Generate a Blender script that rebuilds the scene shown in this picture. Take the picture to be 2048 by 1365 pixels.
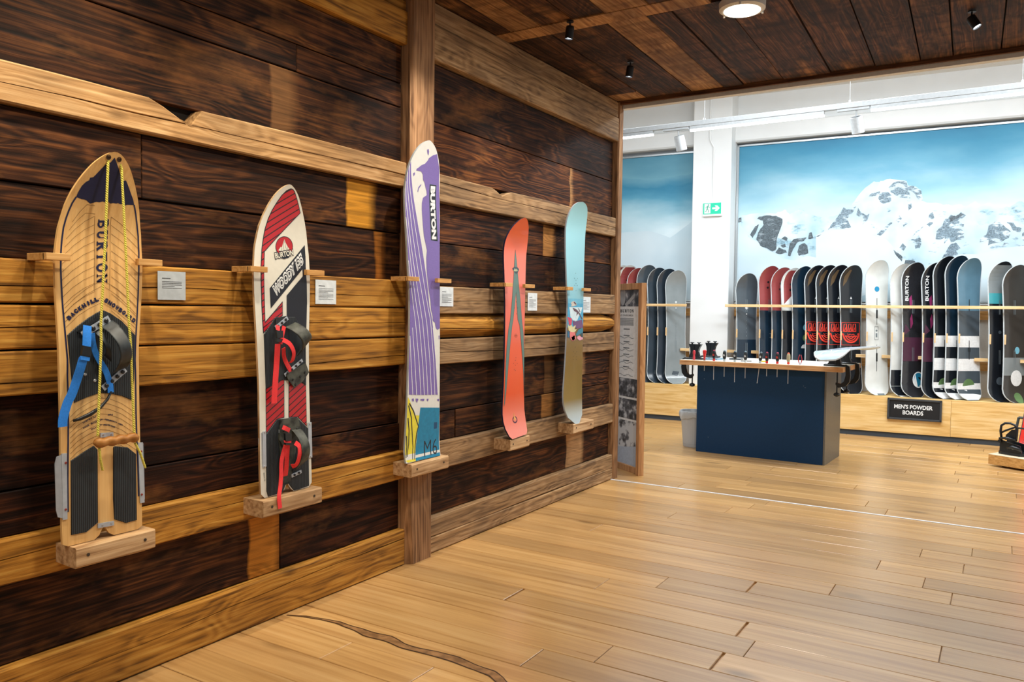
import bpy, bmesh, math, random
from mathutils import Vector, Matrix, noise
random.seed(7)
C = bpy.context.scene.collection
for o in list(bpy.data.objects): bpy.data.objects.remove(o)
SC = bpy.context.scene

# ------------------------------------------------------------------ camera
FPX = 1600.0
def _n(v): return Vector(v).normalized()
_Y = _n((991, 50.5, -FPX)); _X = Vector((2578, -92.5, FPX)); _X = (_X - _Y*_X.dot(_Y)).normalized(); _Z = _X.cross(_Y)
RW = Matrix((_X, _Y, _Z))              # camera axes -> world axes
CAM = Vector((2.8602, 0, 1.45))
cd = bpy.data.cameras.new('camera'); cam = bpy.data.objects.new('camera', cd); C.objects.link(cam)
cam.matrix_world = Matrix.Translation(CAM) @ RW.to_4x4()
cd.sensor_width = 36; cd.lens = FPX/2048*36; cd.clip_start = .05
SC.camera = cam

# ------------------------------------------------------------------ world, exposure, lights
SC.view_settings.view_transform = 'Standard'; SC.view_settings.look = 'None'
SC.view_settings.gamma = 1; SC.view_settings.use_curve_mapping = False
SC.view_settings.exposure = 0.0
w = bpy.data.worlds.new('world'); SC.world = w; w.use_nodes = True
w.node_tree.nodes['Background'].inputs[0].default_value = (.80, .88, 1.0, 1)
w.node_tree.nodes['Background'].inputs[1].default_value = .30

def lamp(name, kind, loc, power, color, rot=None, target=None, **kw):
    l = bpy.data.lights.new(name, kind); l.energy = power; l.color = color
    for k, v in kw.items(): setattr(l, k, v)
    o = bpy.data.objects.new(name, l); C.objects.link(o); o.location = loc
    if target is not None: o.rotation_euler = (Vector(target)-Vector(loc)).to_track_quat('-Z', 'Y').to_euler()
    elif rot: o.rotation_euler = rot
    return o
WARM = (1, .89, .70); NEUT = (1, .94, .86); COOL = (.88, .95, 1)
# exhibit spots, one per snowboard, under the timber ceiling
SPOTS = [(.53, 1.64), (.53, 2.56), (.53, 3.48), (.53, 4.40), (.53, 5.32)]
BCEN = [(1.67, 1.35), (2.53, 1.35), (3.53, 1.5), (4.52, 1.4), (5.38, 1.45)]
for i, ((sx, sy), (by, bz)) in enumerate(zip(SPOTS, BCEN)):
    lamp('exhibit_light', 'SPOT', (sx-.02, sy, 3.08), (100, 82, 70, 68, 66)[i], (WARM, WARM, NEUT, NEUT, NEUT)[i], target=(0, by, bz),
         spot_size=math.radians(84), spot_blend=1.0, shadow_soft_size=.02)
lamp('exhibit_light', 'SPOT', (.51, .72, 3.08), 80, WARM, target=(.1, 1.0, .9), spot_size=math.radians(90), spot_blend=1.0, shadow_soft_size=.02)
# round ceiling luminaires of the timber passage (one in frame, its neighbour behind)
for ly, pw, col in ((4.62, 36, (1, .95, .88)), (2.3, 30, (1, .91, .76)), (-.2, 20, (1, .88, .70))):
    lamp('luminaire_light', 'AREA', (1.52, ly, 3.13), pw, col, rot=(0, 0, 0), shape='DISK', size=.24)
# shop lighting: tubes of the suspended tracks and added unseen fill lamps overhead
for lx, ln in ((-.675, .37), (.605, 1.35), (2.35, 1.3), (4.1, 1.35)):
    lamp('tube_light', 'AREA', (lx, 8.3, 3.365), 12*ln, COOL, rot=(0, 0, 0), shape='RECTANGLE', size=ln, size_y=.03)
for (sx, tx, tz) in ((-.205, -.45, 1.9), (1.57, 1.35, 2.6), (3.4, 3.4, 2.6)):
    lamp('track_spot_light', 'SPOT', (sx, 8.42, 3.2), 22, COOL, target=(tx, 10.7, tz), spot_size=math.radians(58), spot_blend=.5, shadow_soft_size=.04)
for (lx, ly, pw) in ((.8, 6.9, 58), (3.4, 6.9, 58), (1.4, 8.6, 92), (3.6, 8.6, 80), (-1.2, 8.6, 44)):  # area lamps added out of view to brighten the shop and far wall
    lamp('unseen_shop_fill', 'AREA', (lx, ly, 4.2), pw, COOL, rot=(math.radians(32) if ly < 8 else 0, 0, 0), shape='RECTANGLE', size=1.6, size_y=.5)

# ------------------------------------------------------------------ pixel -> world helpers (known real planes)
def ray(px, py): return RW @ _n((px-1024, -(py-682.5), -FPX))
def onx(px, py, x=0.0):
    r = ray(px, py); return CAM + r*((x-CAM.x)/r.x)
def onz(px, py, z=0.0):
    r = ray(px, py); return CAM + r*((z-CAM.z)/r.z)
def onpl(px, py, p, n):
    r = ray(px, py); n = Vector(n); return CAM + r*((Vector(p)-CAM).dot(n)/r.dot(n))

# ------------------------------------------------------------------ materials
def lin(c):
    return tuple(((v/255)/12.92 if v/255 <= .04045 else ((v/255+.055)/1.055)**2.4) for v in c[:3]) + (1,)
MATS = {}
def newmat(name):
    m = bpy.data.materials.new(name); m.use_nodes = True; nt = m.node_tree
    return m, nt, nt.nodes['Principled BSDF']
def N(nt, t, **kw):
    n = nt.nodes.new(t)
    for k, v in kw.items():
        if k.startswith('i_'): n.inputs[k[2:].replace('_', ' ')].default_value = v
        else: setattr(n, k, v)
    return n
def ramp(nt, fac, stops):
    r = nt.nodes.new('ShaderNodeValToRGB'); nt.links.new(fac, r.inputs[0])
    el = r.color_ramp.elements
    while len(el) < len(stops): el.new(.5)
    for e, (p, c) in zip(el, stops): e.position = p; e.color = c if len(c) == 4 else lin(c)
    return r.outputs[0]
def mixc(nt, fac, a, b, mode='MIX'):
    m = nt.nodes.new('ShaderNodeMix'); m.data_type = 'RGBA'; m.blend_type = mode
    for s, v in ((m.inputs[0], fac), (m.inputs[6], a), (m.inputs[7], b)):
        if hasattr(v, 'is_linked') or hasattr(v, 'links'): nt.links.new(v, s)
        else: s.default_value = v
    return m.outputs[2]
def math_(nt, op, a, b=None, clamp=False):
    m = nt.nodes.new('ShaderNodeMath'); m.operation = op; m.use_clamp = clamp
    for i, v in enumerate((a, b)):
        if v is None: continue
        if hasattr(v, 'links'): nt.links.new(v, m.inputs[i])
        else: m.inputs[i].default_value = v
    return m.outputs[0]
def plain(name, col, rough=.5, metal=0, noise_amt=.06, scale=40, bump=0, trans=0, coat=0, spec=None):
    if name in MATS: return MATS[name]
    m, nt, b = newmat(name)
    tc = N(nt, 'ShaderNodeTexCoord'); nz = N(nt, 'ShaderNodeTexNoise'); nz.inputs['Scale'].default_value = scale; nz.inputs['Detail'].default_value = 3
    nt.links.new(tc.outputs['Object'], nz.inputs['Vector'])
    c = lin(col); d = tuple(v*(1-noise_amt) for v in c[:3])+(1,); e = tuple(min(1, v*(1+noise_amt)) for v in c[:3])+(1,)
    nt.links.new(ramp(nt, nz.outputs[0], [(.35, d), (.65, e)]), b.inputs['Base Color'])
    b.inputs['Roughness'].default_value = rough; b.inputs['Metallic'].default_value = metal
    if trans: b.inputs['Transmission Weight'].default_value = trans
    if coat: b.inputs['Coat Weight'].default_value = coat; b.inputs['Coat Roughness'].default_value = .08
    if spec is not None: b.inputs['Specular IOR Level'].default_value = spec
    if bump:
        bp = N(nt, 'ShaderNodeBump'); bp.inputs['Strength'].default_value = bump; bp.inputs['Distance'].default_value = .004
        nt.links.new(nz.outputs[0], bp.inputs['Height']); nt.links.new(bp.outputs[0], b.inputs['Normal'])
    MATS[name] = m; return m
def emis(name, col, s):
    if name in MATS: return MATS[name]
    m, nt, b = newmat(name); b.inputs['Emission Color'].default_value = lin(col); b.inputs['Emission Strength'].default_value = s
    b.inputs['Base Color'].default_value = lin(col); MATS[name] = m; return m

def wood(name, dark, mid, light, axis='Y', ga_=1.8, gc=60, gold_blotch=None, gs=1.0, rough=.7, bump=.35, blotch=.5, blotch_col=None, bs=1.0, fine=1.0, knots=.6, patches=(), patch_col=(190, 130, 60), saw=0, local=False, var=.25, warp=1.0, coat=0, ring=.10, spec=.28):
    """procedural timber: stretched noise for grain, warped by a slow noise, knots, weather blotches.
    patches: (lo, hi) ranges along the axis where the old surface was covered and stayed light"""
    if name in MATS: return MATS[name]
    m, nt, b = newmat(name); L = nt.links.new
    if local:
        src = N(nt, 'ShaderNodeTexCoord').outputs['Object']
    else:
        src = N(nt, 'ShaderNodeNewGeometry').outputs['Position']
    oi = N(nt, 'ShaderNodeObjectInfo')
    rnd = N(nt, 'ShaderNodeVectorMath', operation='SCALE'); rnd.inputs[0].default_value = (13.1, 29.7, 47.3); L(oi.outputs['Random'], rnd.inputs['Scale'])
    add = N(nt, 'ShaderNodeVectorMath', operation='ADD'); L(src, add.inputs[0]); L(rnd.outputs[0], add.inputs[1])
    def mapped(along, across):
        mp = N(nt, 'ShaderNodeMapping'); s = [across*gs]*3; s['XYZ'.index(axis)] = along*gs
        mp.inputs['Scale'].default_value = s; L(add.outputs[0], mp.inputs[0]); return mp.outputs[0]
    # warp
    wz = N(nt, 'ShaderNodeTexNoise'); wz.inputs['Scale'].default_value = 1; wz.inputs['Detail'].default_value = 2; L(mapped(1.3, 5), wz.inputs['Vector'])
    wv = N(nt, 'ShaderNodeVectorMath', operation='SCALE'); L(wz.outputs['Color'], wv.inputs[0]); wv.inputs['Scale'].default_value = 1.5*warp
    ga = N(nt, 'ShaderNodeVectorMath', operation='ADD'); L(mapped(ga_, gc), ga.inputs[0]); L(wv.outputs[0], ga.inputs[1])
    g = N(nt, 'ShaderNodeTexNoise'); g.inputs['Scale'].default_value = 1; g.inputs['Detail'].default_value = 6; g.inputs['Roughness'].default_value = .62; L(ga.outputs[0], g.inputs['Vector'])
    # cathedral figure
    fa = N(nt, 'ShaderNodeVectorMath', operation='ADD'); L(mapped(.5, 6), fa.inputs[0]); L(wv.outputs[0], fa.inputs[1])
    f = N(nt, 'ShaderNodeTexNoise'); f.inputs['Scale'].default_value = 1; f.inputs['Detail'].default_value = 1; L(fa.outputs[0], f.inputs['Vector'])
    rings = math_(nt, 'SINE', math_(nt, 'MULTIPLY', f.outputs[0], 75.0*fine))
    rings = math_(nt, 'ADD', math_(nt, 'MULTIPLY', rings, .5), .5)
    val = math_(nt, 'ADD', math_(nt, 'MULTIPLY', g.outputs[0], 1-ring), math_(nt, 'MULTIPLY', rings, ring))
    col = ramp(nt, val, [(.34, dark), (.52, mid), (.72, light)])
    # blotches
    bl = N(nt, 'ShaderNodeTexNoise'); bl.inputs['Scale'].default_value = 1; bl.inputs['Detail'].default_value = 4; bl.inputs['Roughness'].default_value = .6; L(mapped(1.7*bs, 5*bs), bl.inputs['Vector'])
    bf = math_(nt, 'MULTIPLY', ramp(nt, bl.outputs[0], [(.42, (0, 0, 0, 1)), (.62, (1, 1, 1, 1))]), blotch)
    bc = lin(blotch_col) if blotch_col else tuple(v*.35 for v in lin(dark)[:3])+(1,)
    col = mixc(nt, bf, col, bc)
    if gold_blotch:  # broad golden-brown blotches in the timber's own tone
        gn = N(nt, 'ShaderNodeTexNoise'); gn.inputs['Scale'].default_value = 1; gn.inputs['Detail'].default_value = 5; gn.inputs['Roughness'].default_value = .65; gv = N(nt, 'ShaderNodeVectorMath', operation='ADD'); gv.inputs[1].default_value = (7.7, 3.3, 9.1); L(mapped(1.5, 4.5), gv.inputs[0]); L(gv.outputs[0], gn.inputs['Vector'])
        gf = math_(nt, 'MULTIPLY', ramp(nt, gn.outputs[0], [(.54, (0, 0, 0, 1)), (.72, (1, 1, 1, 1))]), .75)
        col = mixc(nt, math_(nt, 'MULTIPLY', gf, math_(nt, 'ADD', g.outputs[0], .2)), col, lin(gold_blotch))
    # knots
    if knots:
        vo = N(nt, 'ShaderNodeTexVoronoi'); vo.inputs['Scale'].default_value = 1; L(mapped(2.2, 5.2), vo.inputs['Vector'])
        kf = math_(nt, 'MULTIPLY', ramp(nt, vo.outputs['Distance'], [(.02, (1, 1, 1, 1)), (.13, (0, 0, 0, 1))]), knots)
        col = mixc(nt, kf, col, tuple(v*.30 for v in lin(dark)[:3])+(1,))
    if saw:
        sz = N(nt, 'ShaderNodeTexNoise'); sz.inputs['Scale'].default_value = 1; sz.inputs['Detail'].default_value = 3; L(mapped(11, 1.6), sz.inputs['Vector'])
        sf = math_(nt, 'MULTIPLY', ramp(nt, sz.outputs[0], [(.50, (0, 0, 0, 1)), (.66, (1, 1, 1, 1))]), saw)
        col = mixc(nt, sf, col, tuple(v*.25 for v in lin(dark)[:3])+(1,))
    if patches:
        sp = N(nt, 'ShaderNodeSeparateXYZ'); L(src, sp.inputs[0]); ax = sp.outputs['XYZ'.index(axis)]
        en = N(nt, 'ShaderNodeTexNoise'); en.inputs['Scale'].default_value = 9; L(src, en.inputs['Vector'])
        ax = math_(nt, 'ADD', ax, math_(nt, 'MULTIPLY', math_(nt, 'SUBTRACT', en.outputs[0], .5), .05))
        pg = ramp(nt, val, [(.3, tuple(int(v*.72) for v in patch_col)), (.7, patch_col)])
        for lo, hi in patches:
            a = N(nt, 'ShaderNodeMapRange'); a.inputs[1].default_value = lo-.008; a.inputs[2].default_value = lo+.008; L(ax, a.inputs[0])
            c = N(nt, 'ShaderNodeMapRange'); c.inputs[1].default_value = hi+.035; c.inputs[2].default_value = hi-.035; L(ax, c.inputs[0])
            col = mixc(nt, math_(nt, 'MULTIPLY', math_(nt, 'MULTIPLY', a.outputs[0], c.outputs[0]), .88), col, pg)
    # per piece variation
    hv = N(nt, 'ShaderNodeHueSaturation'); L(col, hv.inputs['Color'])
    L(math_(nt, 'ADD', math_(nt, 'MULTIPLY', oi.outputs['Random'], var), 1-var/2), hv.inputs['Value'])
    L(hv.outputs[0], b.inputs['Base Color'])
    rr = N(nt, 'ShaderNodeMapRange'); rr.inputs[3].default_value = rough-.08; rr.inputs[4].default_value = rough+.1; L(g.outputs[0], rr.inputs[0]); L(rr.outputs[0], b.inputs['Roughness'])
    bp = N(nt, 'ShaderNodeBump'); bp.inputs['Strength'].default_value = bump; bp.inputs['Distance'].default_value = .006
    L(val, bp.inputs['Height']); L(bp.outputs[0], b.inputs['Normal'])
    b.inputs['Specular IOR Level'].default_value = spec
    if coat: b.inputs['Coat Weight'].default_value = coat; b.inputs['Coat Roughness'].default_value = .24
    MATS[name] = m; return m

# ------------------------------------------------------------------ object helpers
def wmat(o):
    m = o.matrix_basis.copy()
    while o.parent: o = o.parent; m = o.matrix_basis @ m
    return m
def mesh_obj(name, vs, fs, mat, parent=None, local=False, smooth=False, mats=None, fm=None):
    me = bpy.data.meshes.new(name)
    if parent is not None and not local:
        inv = wmat(parent).inverted(); vs = [inv @ Vector(v) for v in vs]
    me.from_pydata([tuple(v) for v in vs], [], fs); me.validate()
    for mm in (mats or [mat]): me.materials.append(mm)
    if fm:
        for p, i in zip(me.polygons, fm): p.material_index = i
    if smooth:
        for p in me.polygons: p.use_smooth = True
    o = bpy.data.objects.new(name, me); C.objects.link(o)
    if parent is not None: o.parent = parent
    return o
class MB:
    def __init__(s): s.v = []; s.f = []
    def add(s, vs, fs):
        k = len(s.v); s.v += [Vector(v) for v in vs]; s.f += [tuple(i+k for i in f) for f in fs]; return s
    def box(s, a, b, M=None, ch=0):
        (x0, y0, z0), (x1, y1, z1) = [min(p, q) for p, q in zip(a, b)], [max(p, q) for p, q in zip(a, b)]
        if ch:
            bm = bmesh.new(); bmesh.ops.create_cube(bm, size=1)
            for v in bm.verts: v.co = Vector(((x0+x1)/2+v.co.x*(x1-x0), (y0+y1)/2+v.co.y*(y1-y0), (z0+z1)/2+v.co.z*(z1-z0)))
            bmesh.ops.bevel(bm, geom=bm.edges[:], offset=ch, segments=1, affect='EDGES')
            vs = [v.co.copy() for v in bm.verts]; bm.verts.index_update(); fs = [[v.index for v in f.verts] for f in bm.faces]; bm.free()
        else:
            vs = [Vector((x, y, z)) for x in (x0, x1) for y in (y0, y1) for z in (z0, z1)]
            fs = [(0, 1, 3, 2), (4, 6, 7, 5), (0, 4, 5, 1), (2, 3, 7, 6), (0, 2, 6, 4), (1, 5, 7, 3)]
        if M: vs = [M @ v for v in vs]
        return s.add(vs, fs)
    def lathe(s, prof, o=(0, 0, 0), axis=(0, 0, 1), n=20, cap=True):
        q = Vector((0, 0, 1)).rotation_difference(Vector(axis).normalized()); o = Vector(o); vs = []; fs = []
        for r, h in prof:
            for k in range(n):
                a = 2*math.pi*k/n; vs.append(o + q @ Vector((r*math.cos(a), r*math.sin(a), h)))
        for i in range(len(prof)-1):
            for k in range(n):
                fs.append((i*n+k, i*n+(k+1) % n, (i+1)*n+(k+1) % n, (i+1)*n+k))
        if cap: fs.append(tuple(reversed(range(n)))); fs.append(tuple((len(prof)-1)*n+k for k in range(n)))
        return s.add(vs, fs)
    def tube(s, pts, r, n=8):
        pts = [Vector(p) for p in pts]; rs = r if isinstance(r, (list, tuple)) else [r]*len(pts); vs = []; fs = []
        up = Vector((0, 0, 1)); t0 = (pts[1]-pts[0]).normalized()
        if abs(t0.dot(up)) > .9: up = Vector((1, 0, 0))
        for i, p in enumerate(pts):
            t = (pts[min(i+1, len(pts)-1)]-pts[max(i-1, 0)]).normalized(); a = t.cross(up).normalized(); b_ = a.cross(t).normalized(); up = b_
            for k in range(n):
                an = 2*math.pi*k/n; vs.append(p + (a*math.cos(an)+b_*math.sin(an))*rs[i])
        for i in range(len(pts)-1):
            for k in range(n): fs.append((i*n+k, i*n+(k+1) % n, (i+1)*n+(k+1) % n, (i+1)*n+k))
        fs.append(tuple(reversed(range(n)))); fs.append(tuple((len(pts)-1)*n+k for k in range(n)))
        return s.add(vs, fs)
    def prism(s, poly, n, th):
        """extrude planar polygon (list of 3D points) by vector n*th"""
        poly = [Vector(p) for p in poly]; d = Vector(n).normalized()*th; k = len(poly)
        return s.add(poly+[p+d for p in poly], [tuple(reversed(range(k))), tuple(range(k, 2*k))]+[(i, (i+1) % k, k+(i+1) % k, k+i) for i in range(k)])
    def ribbon(s, pts, wid, th, across):
        """flat strap along pts; across: vector(s) of the strap's width direction"""
        pts = [Vector(p) for p in pts]; k = len(pts); vs = []; fs = []
        for i, p in enumerate(pts):
            t = (pts[min(i+1, k-1)]-pts[max(i-1, 0)]).normalized()
            a = Vector(across[i] if isinstance(across[0], (list, tuple, Vector)) else across)
            a = (a-t*a.dot(t)).normalized(); nn = a.cross(t).normalized()
            for da, dn in ((-1, -1), (1, -1), (1, 1), (-1, 1)): vs.append(p+a*da*wid/2+nn*dn*th/2)
        for i in range(k-1):
            for j in range(4): fs.append((i*4+j, i*4+(j+1) % 4, i*4+4+(j+1) % 4, i*4+4+j))
        fs += [(3, 2, 1, 0), tuple((k-1)*4+j for j in range(4))]
        return s.add(vs, fs)
    def build(s, name, mat, parent=None, local=False, smooth=False):
        bm = bmesh.new(); vv = [bm.verts.new(v) for v in s.v]
        for f in s.f:
            try: bm.faces.new([vv[i] for i in f])
            except ValueError: pass
        bmesh.ops.recalc_face_normals(bm, faces=bm.faces[:]); bm.verts.index_update()
        vs = [v.co.copy() for v in bm.verts]; fs = [[v.index for v in f.verts] for f in bm.faces]; bm.free()
        return mesh_obj(name, vs, fs, mat, parent, local, smooth)
def thing(name, label, cat, loc=(0, 0, 0), rotz=0, group=None):
    o = bpy.data.objects.new(name, None); C.objects.link(o); o.location = loc; o.rotation_euler = (0, 0, rotz); o.empty_display_size = .05
    o['label'] = label; o['category'] = cat
    if group: o['group'] = group
    return o
def tag(o, label, cat, group=None):
    o['label'] = label; o['category'] = cat
    if group: o['group'] = group
    return o
def struct(o): o['kind'] = 'structure'; return o
def bx(name, a, b, mat, parent=None, ch=0, M=None, local=False): return MB().box(a, b, M, ch).build(name, mat, parent, local)

# text outlines -> flat meshes in a unit box
_tx = {}
def textmesh(s, bold=.0, shear=0, sp=1.0):
    key = (s, bold, shear, sp)
    if key in _tx: return _tx[key]
    cu = bpy.data.curves.new('t', 'FONT'); cu.body = s; cu.offset = bold; cu.shear = shear; cu.resolution_u = 3; cu.space_character = sp
    ob = bpy.data.objects.new('t', cu); C.objects.link(ob)
    me = bpy.data.meshes.new_from_object(ob); vs = [v.co.xy.copy() for v in me.vertices]; fs = [tuple(p.vertices) for p in me.polygons]
    bpy.data.objects.remove(ob); bpy.data.curves.remove(cu); bpy.data.meshes.remove(me)
    x0 = min(v.x for v in vs); x1 = max(v.x for v in vs); y0 = min(v.y for v in vs); y1 = max(v.y for v in vs)
    r = ([((v.x-x0)/(x1-x0), (v.y-y0)/(y1-y0)) for v in vs], fs); _tx[key] = r; return r
def stroke2(pts, w_, w2=None):
    """2D polyline -> list of quads (overlapping joints)"""
    out = []; k = len(pts); ws = [w_+(w2-w_)*i/(k-1) if w2 is not None else w_ for i in range(k)]
    nn = []
    for i in range(k):
        a = pts[max(i-1, 0)]; b_ = pts[min(i+1, k-1)]; dx, dy = b_[0]-a[0], b_[1]-a[1]; l = math.hypot(dx, dy) or 1
        nn.append((-dy/l, dx/l))
    for i in range(k-1):
        p, q = pts[i], pts[i+1]; a, b_ = nn[i], nn[i+1]; wa, wb = ws[i]/2, ws[i+1]/2
        out.append([(p[0]+a[0]*wa, p[1]+a[1]*wa), (q[0]+b_[0]*wb, q[1]+b_[1]*wb), (q[0]-b_[0]*wb, q[1]-b_[1]*wb), (p[0]-a[0]*wa, p[1]-a[1]*wa)])
    return out
def arc2(cx, cy, rx, ry, a0, a1, n=12):
    return [(cx+rx*math.cos(math.radians(a0+(a1-a0)*i/n)), cy+ry*math.sin(math.radians(a0+(a1-a0)*i/n))) for i in range(n+1)]
def serif(word, thick=.26, thin=.11):
    """slab-serif capitals as polygons in a unit box (own drawing)"""
    def R(x0, y0, x1, y1): return [(x0, y0), (x1, y0), (x1, y1), (x0, y1)]
    G = {}
    st = thick
    G['B'] = [R(.12, 0, .12+st, 1), R(0, 0, .5, thin), R(0, 1-thin, .5, 1)]+stroke2([(.4, 1-thin/2)]+arc2(.5, .76, .3, .19, 90, -90)+[(.3, .55)], thin*1.5)+stroke2([(.4, .52)]+arc2(.53, .28, .34, .22, 90, -90)+[(.4, thin/2)], thin*1.7)
    G['U'] = [R(.12, .3, .12+st, 1), R(0, 1-thin, .5, 1), R(.78, .3, .78+thin, 1), R(.64, 1-thin, 1, 1)]+stroke2(arc2(.5, .32, .30, .25, 180, 360), thin*1.8)
    G['R'] = [R(.12, 0, .12+st, 1), R(0, 0, .5, thin), R(0, 1-thin, .5, 1)]+stroke2([(.4, 1-thin/2)]+arc2(.5, .74, .32, .21, 90, -90)+[(.3, .53)], thin*1.6)+stroke2([(.5, .52), (.9, .04)], st)+[R(.75, 0, 1.05, thin)]
    G['T'] = [R(.5-st/2, 0, .5+st/2, 1), R(.3, 0, .7, thin), R(.0, 1-thin, 1, 1), R(0, .72, thin*.8, 1), R(1-thin*.8, .72, 1, 1)]
    G['O'] = stroke2(arc2(.5, .5, .39, .44, 0, 360, 24), st*.85)
    G['N'] = [R(.12, 0, .12+thin, 1), R(0, 0, .36, thin), R(-.03, 1-thin, .3, 1), R(.8, 0, .8+thin, 1), R(.62, 1-thin, 1.04, 1)]+stroke2([(.14, .97), (.86, .05)], st)
    out = []; k = len(word)
    for i, ch in enumerate(word):
        for p in G[ch]: out.append([((i+.08+x*.80)/k, y) for x, y in p])
    return out
# ------------------------------------------------------------------ timber materials
DK = ((22, 12, 7), (58, 32, 17), (104, 62, 31))
def dark_planks(name, patches=(), warm=1.0, light=1.0, pc=(186, 128, 60), blotch=.55):
    c = [tuple(int(v*light*(1 if i == 0 else warm)) for i, v in enumerate(t)) for t in DK]
    return wood(name, *c, axis='Y', rough=.72, bump=.45, blotch=blotch, knots=.75, patches=patches, patch_col=pc, var=.5, saw=.12, ga_=1.1, gc=95, gold_blotch=(142, 92, 46), spec=.14, ring=.16)
M_dark = dark_planks('dark_barn_boards')
M_beam_gold = wood('golden_hewn_beam', (108, 70, 22), (182, 124, 44), (212, 160, 74), axis='Y', rough=.75, bump=.45, blotch=.22, blotch_col=(95, 62, 30), knots=.85, var=.2)
M_beam_tan = wood('tan_hewn_beam', (120, 86, 50), (176, 134, 86), (205, 168, 120), axis='Y', rough=.8, bump=.45, blotch=.35, blotch_col=(96, 76, 54), knots=.85, var=.15)
M_beam_grey = wood('greyish_hewn_beam', (104, 78, 52), (162, 126, 86), (198, 164, 122), axis='Y', rough=.8, bump=.45, blotch=.42, blotch_col=(82, 66, 54), knots=.85, var=.2)
M_post = wood('upright_post_timber', (104, 72, 46), (160, 118, 80), (190, 148, 106), axis='Z', rough=.8, bump=.5, blotch=.4, blotch_col=(84, 58, 40), knots=.5, var=.1)
M_block = wood('sawn_shelf_block', (150, 112, 74), (198, 160, 116), (222, 188, 146), axis='Y', rough=.75, bump=.3, blotch=.3, blotch_col=(130, 96, 64), knots=.6, var=.12)
M_peg = wood('pale_beech_peg', (176, 124, 66), (206, 154, 90), (222, 174, 112), axis='Y', rough=.55, bump=.1, blotch=.1, knots=0, var=.1)
M_oak = wood('oiled_oak_floor', (176, 132, 78), (198, 154, 96), (210, 170, 114), axis='X', gs=.5, rough=.30, bump=.03, coat=.45, blotch=.30, blotch_col=(134, 98, 64), knots=.7, var=.32, bs=.7, ring=.02, spec=.5)
M_ceil = wood('barn_board_ceiling', (30, 18, 11), (82, 50, 30), (140, 94, 58), axis='Y', rough=.65, bump=.5, blotch=.5, knots=.7, var=.6, saw=.55, ga_=1.1, gc=80, gold_blotch=(176, 124, 74), spec=.2)
M_ceil_light = wood('pale_ceiling_board', (128, 84, 48), (182, 134, 84), (212, 170, 120), axis='Y', rough=.7, bump=.5, blotch=.55, blotch_col=(60, 36, 20), knots=.8, var=.2, saw=.4)
M_pine = wood('knotty_pine_panel', (214, 168, 96), (236, 198, 132), (244, 214, 160), axis='X', gs=.7, rough=.55, bump=.05, blotch=.12, blotch_col=(200, 150, 86), knots=.9, var=.05, fine=.5)
M_black_gap = plain('dark_backing', (14, 9, 6), .9)
M_white = plain('white_paint', (232, 234, 234), .6, noise_amt=.02, scale=6)
M_plaster = plain('rough_white_plaster', (226, 226, 222), .9, noise_amt=.04, scale=60, bump=.6)
M_wall = plain('shop_wall_white', (228, 230, 230), .65, noise_amt=.02, scale=3)

# ------------------------------------------------------------------ floor
floor = struct(bx('floor', (-6, -4, -.2), (9, 12, -.012), M_oak))
SEAM0, ROW = 4.525, .1972
FIXED = {}      # row index -> joint positions seen in the photograph
for (x, y) in ((.765, 3.35), (1.75, 4.27), (1.869, 3.55), (1.877, 3.16), (.486, 2.44), (2.72, 5.6), (2.69, 5.22), (2.27, 5.02), (2.66, 4.63), (2.12, 4.43), (2.66, 3.80), (1.33, 4.13), (1.45, 2.95), (.93, 2.46), (1.07, 3.75)):
    FIXED.setdefault(math.floor((y-SEAM0)/ROW), []).append(x)
def fl_plank(x0, x1, y0, y1, gap=.0016):
    bx('plank', (x0+gap, y0+gap, -.012), (x1-gap, y1-gap, random.uniform(-.0006, .0006)), M_oak, floor, ch=.0022)
k0 = math.floor((1.2-SEAM0)/ROW); y = SEAM0+k0*ROW; k = k0
STRIP = 6.262
while y < 10.9:
    y1 = y+ROW; far = y > STRIP-.05
    lo = -2.6 if far else -.02
    a, b = y, y1
    if y < STRIP < y1: b = STRIP
    joints = sorted(FIXED.get(k, []))
    if joints:
        xs = [lo]+joints
    else:
        xs = [lo, lo+random.uniform(.5, 1.9)]
    while xs[-1] < 3.2: xs.append(xs[-1]+random.uniform(1.15, 2.2))
    xs[-1] = 4.4
    wide = {1.869, .765, 1.75, 1.877}
    for i in range(len(xs)-1):
        g0 = .005 if xs[i] in wide else .0
        fl_plank(xs[i]+g0, xs[i+1]-(.004 if xs[i+1] in wide else 0), a, b)
        if y < STRIP < y1: fl_plank(xs[i], xs[i+1], STRIP+.022, y1)
    y = y1; k += 1
struct(bx('trim_1', (-.05, STRIP+.001, -.01), (4.4, STRIP+.021, .003), plain('white_floor_strip', (232, 234, 236), .35)))

# dark wavy heartwood figure running through the planks at lower left
fg = [(600+x*.3027-220, 1000+y*.3027) for x, y in ((640, 762), (760, 772), (870, 788), (980, 815), (1080, 850), (1170, 882), (1300, 918), (1400, 962), (1500, 992), (1620, 1018), (1750, 1056), (1900, 1112), (1990, 1152), (2048, 1195), (2090, 1240))]
fq = [onz(x, y, .0012) for x, y in fg]; fw = [.004, .012, .014, .022, .03, .05, .055, .04, .035, .045, .05, .04, .045, .05, .05]
def figure(name, pts, ws, mat, z):
    vs = []; fs = []; n = len(pts)
    fine = []
    for i in range(n-1):
        for k in range(4):
            t = k/4; p = pts[i].lerp(pts[i+1], t); w_ = ws[i]+(ws[i+1]-ws[i])*t; p = p+Vector((0, noise.noise(Vector((p.x*9, 3, 1)))*.010, 0)); fine.append((p, w_))
    for p, w_ in fine: vs += [(p.x, p.y-w_/2, z), (p.x, p.y+w_/2, z)]
    for i in range(len(fine)-1): fs.append((2*i, 2*i+2, 2*i+3, 2*i+1))
    return mesh_obj(name, vs, fs, mat, floor)
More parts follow.
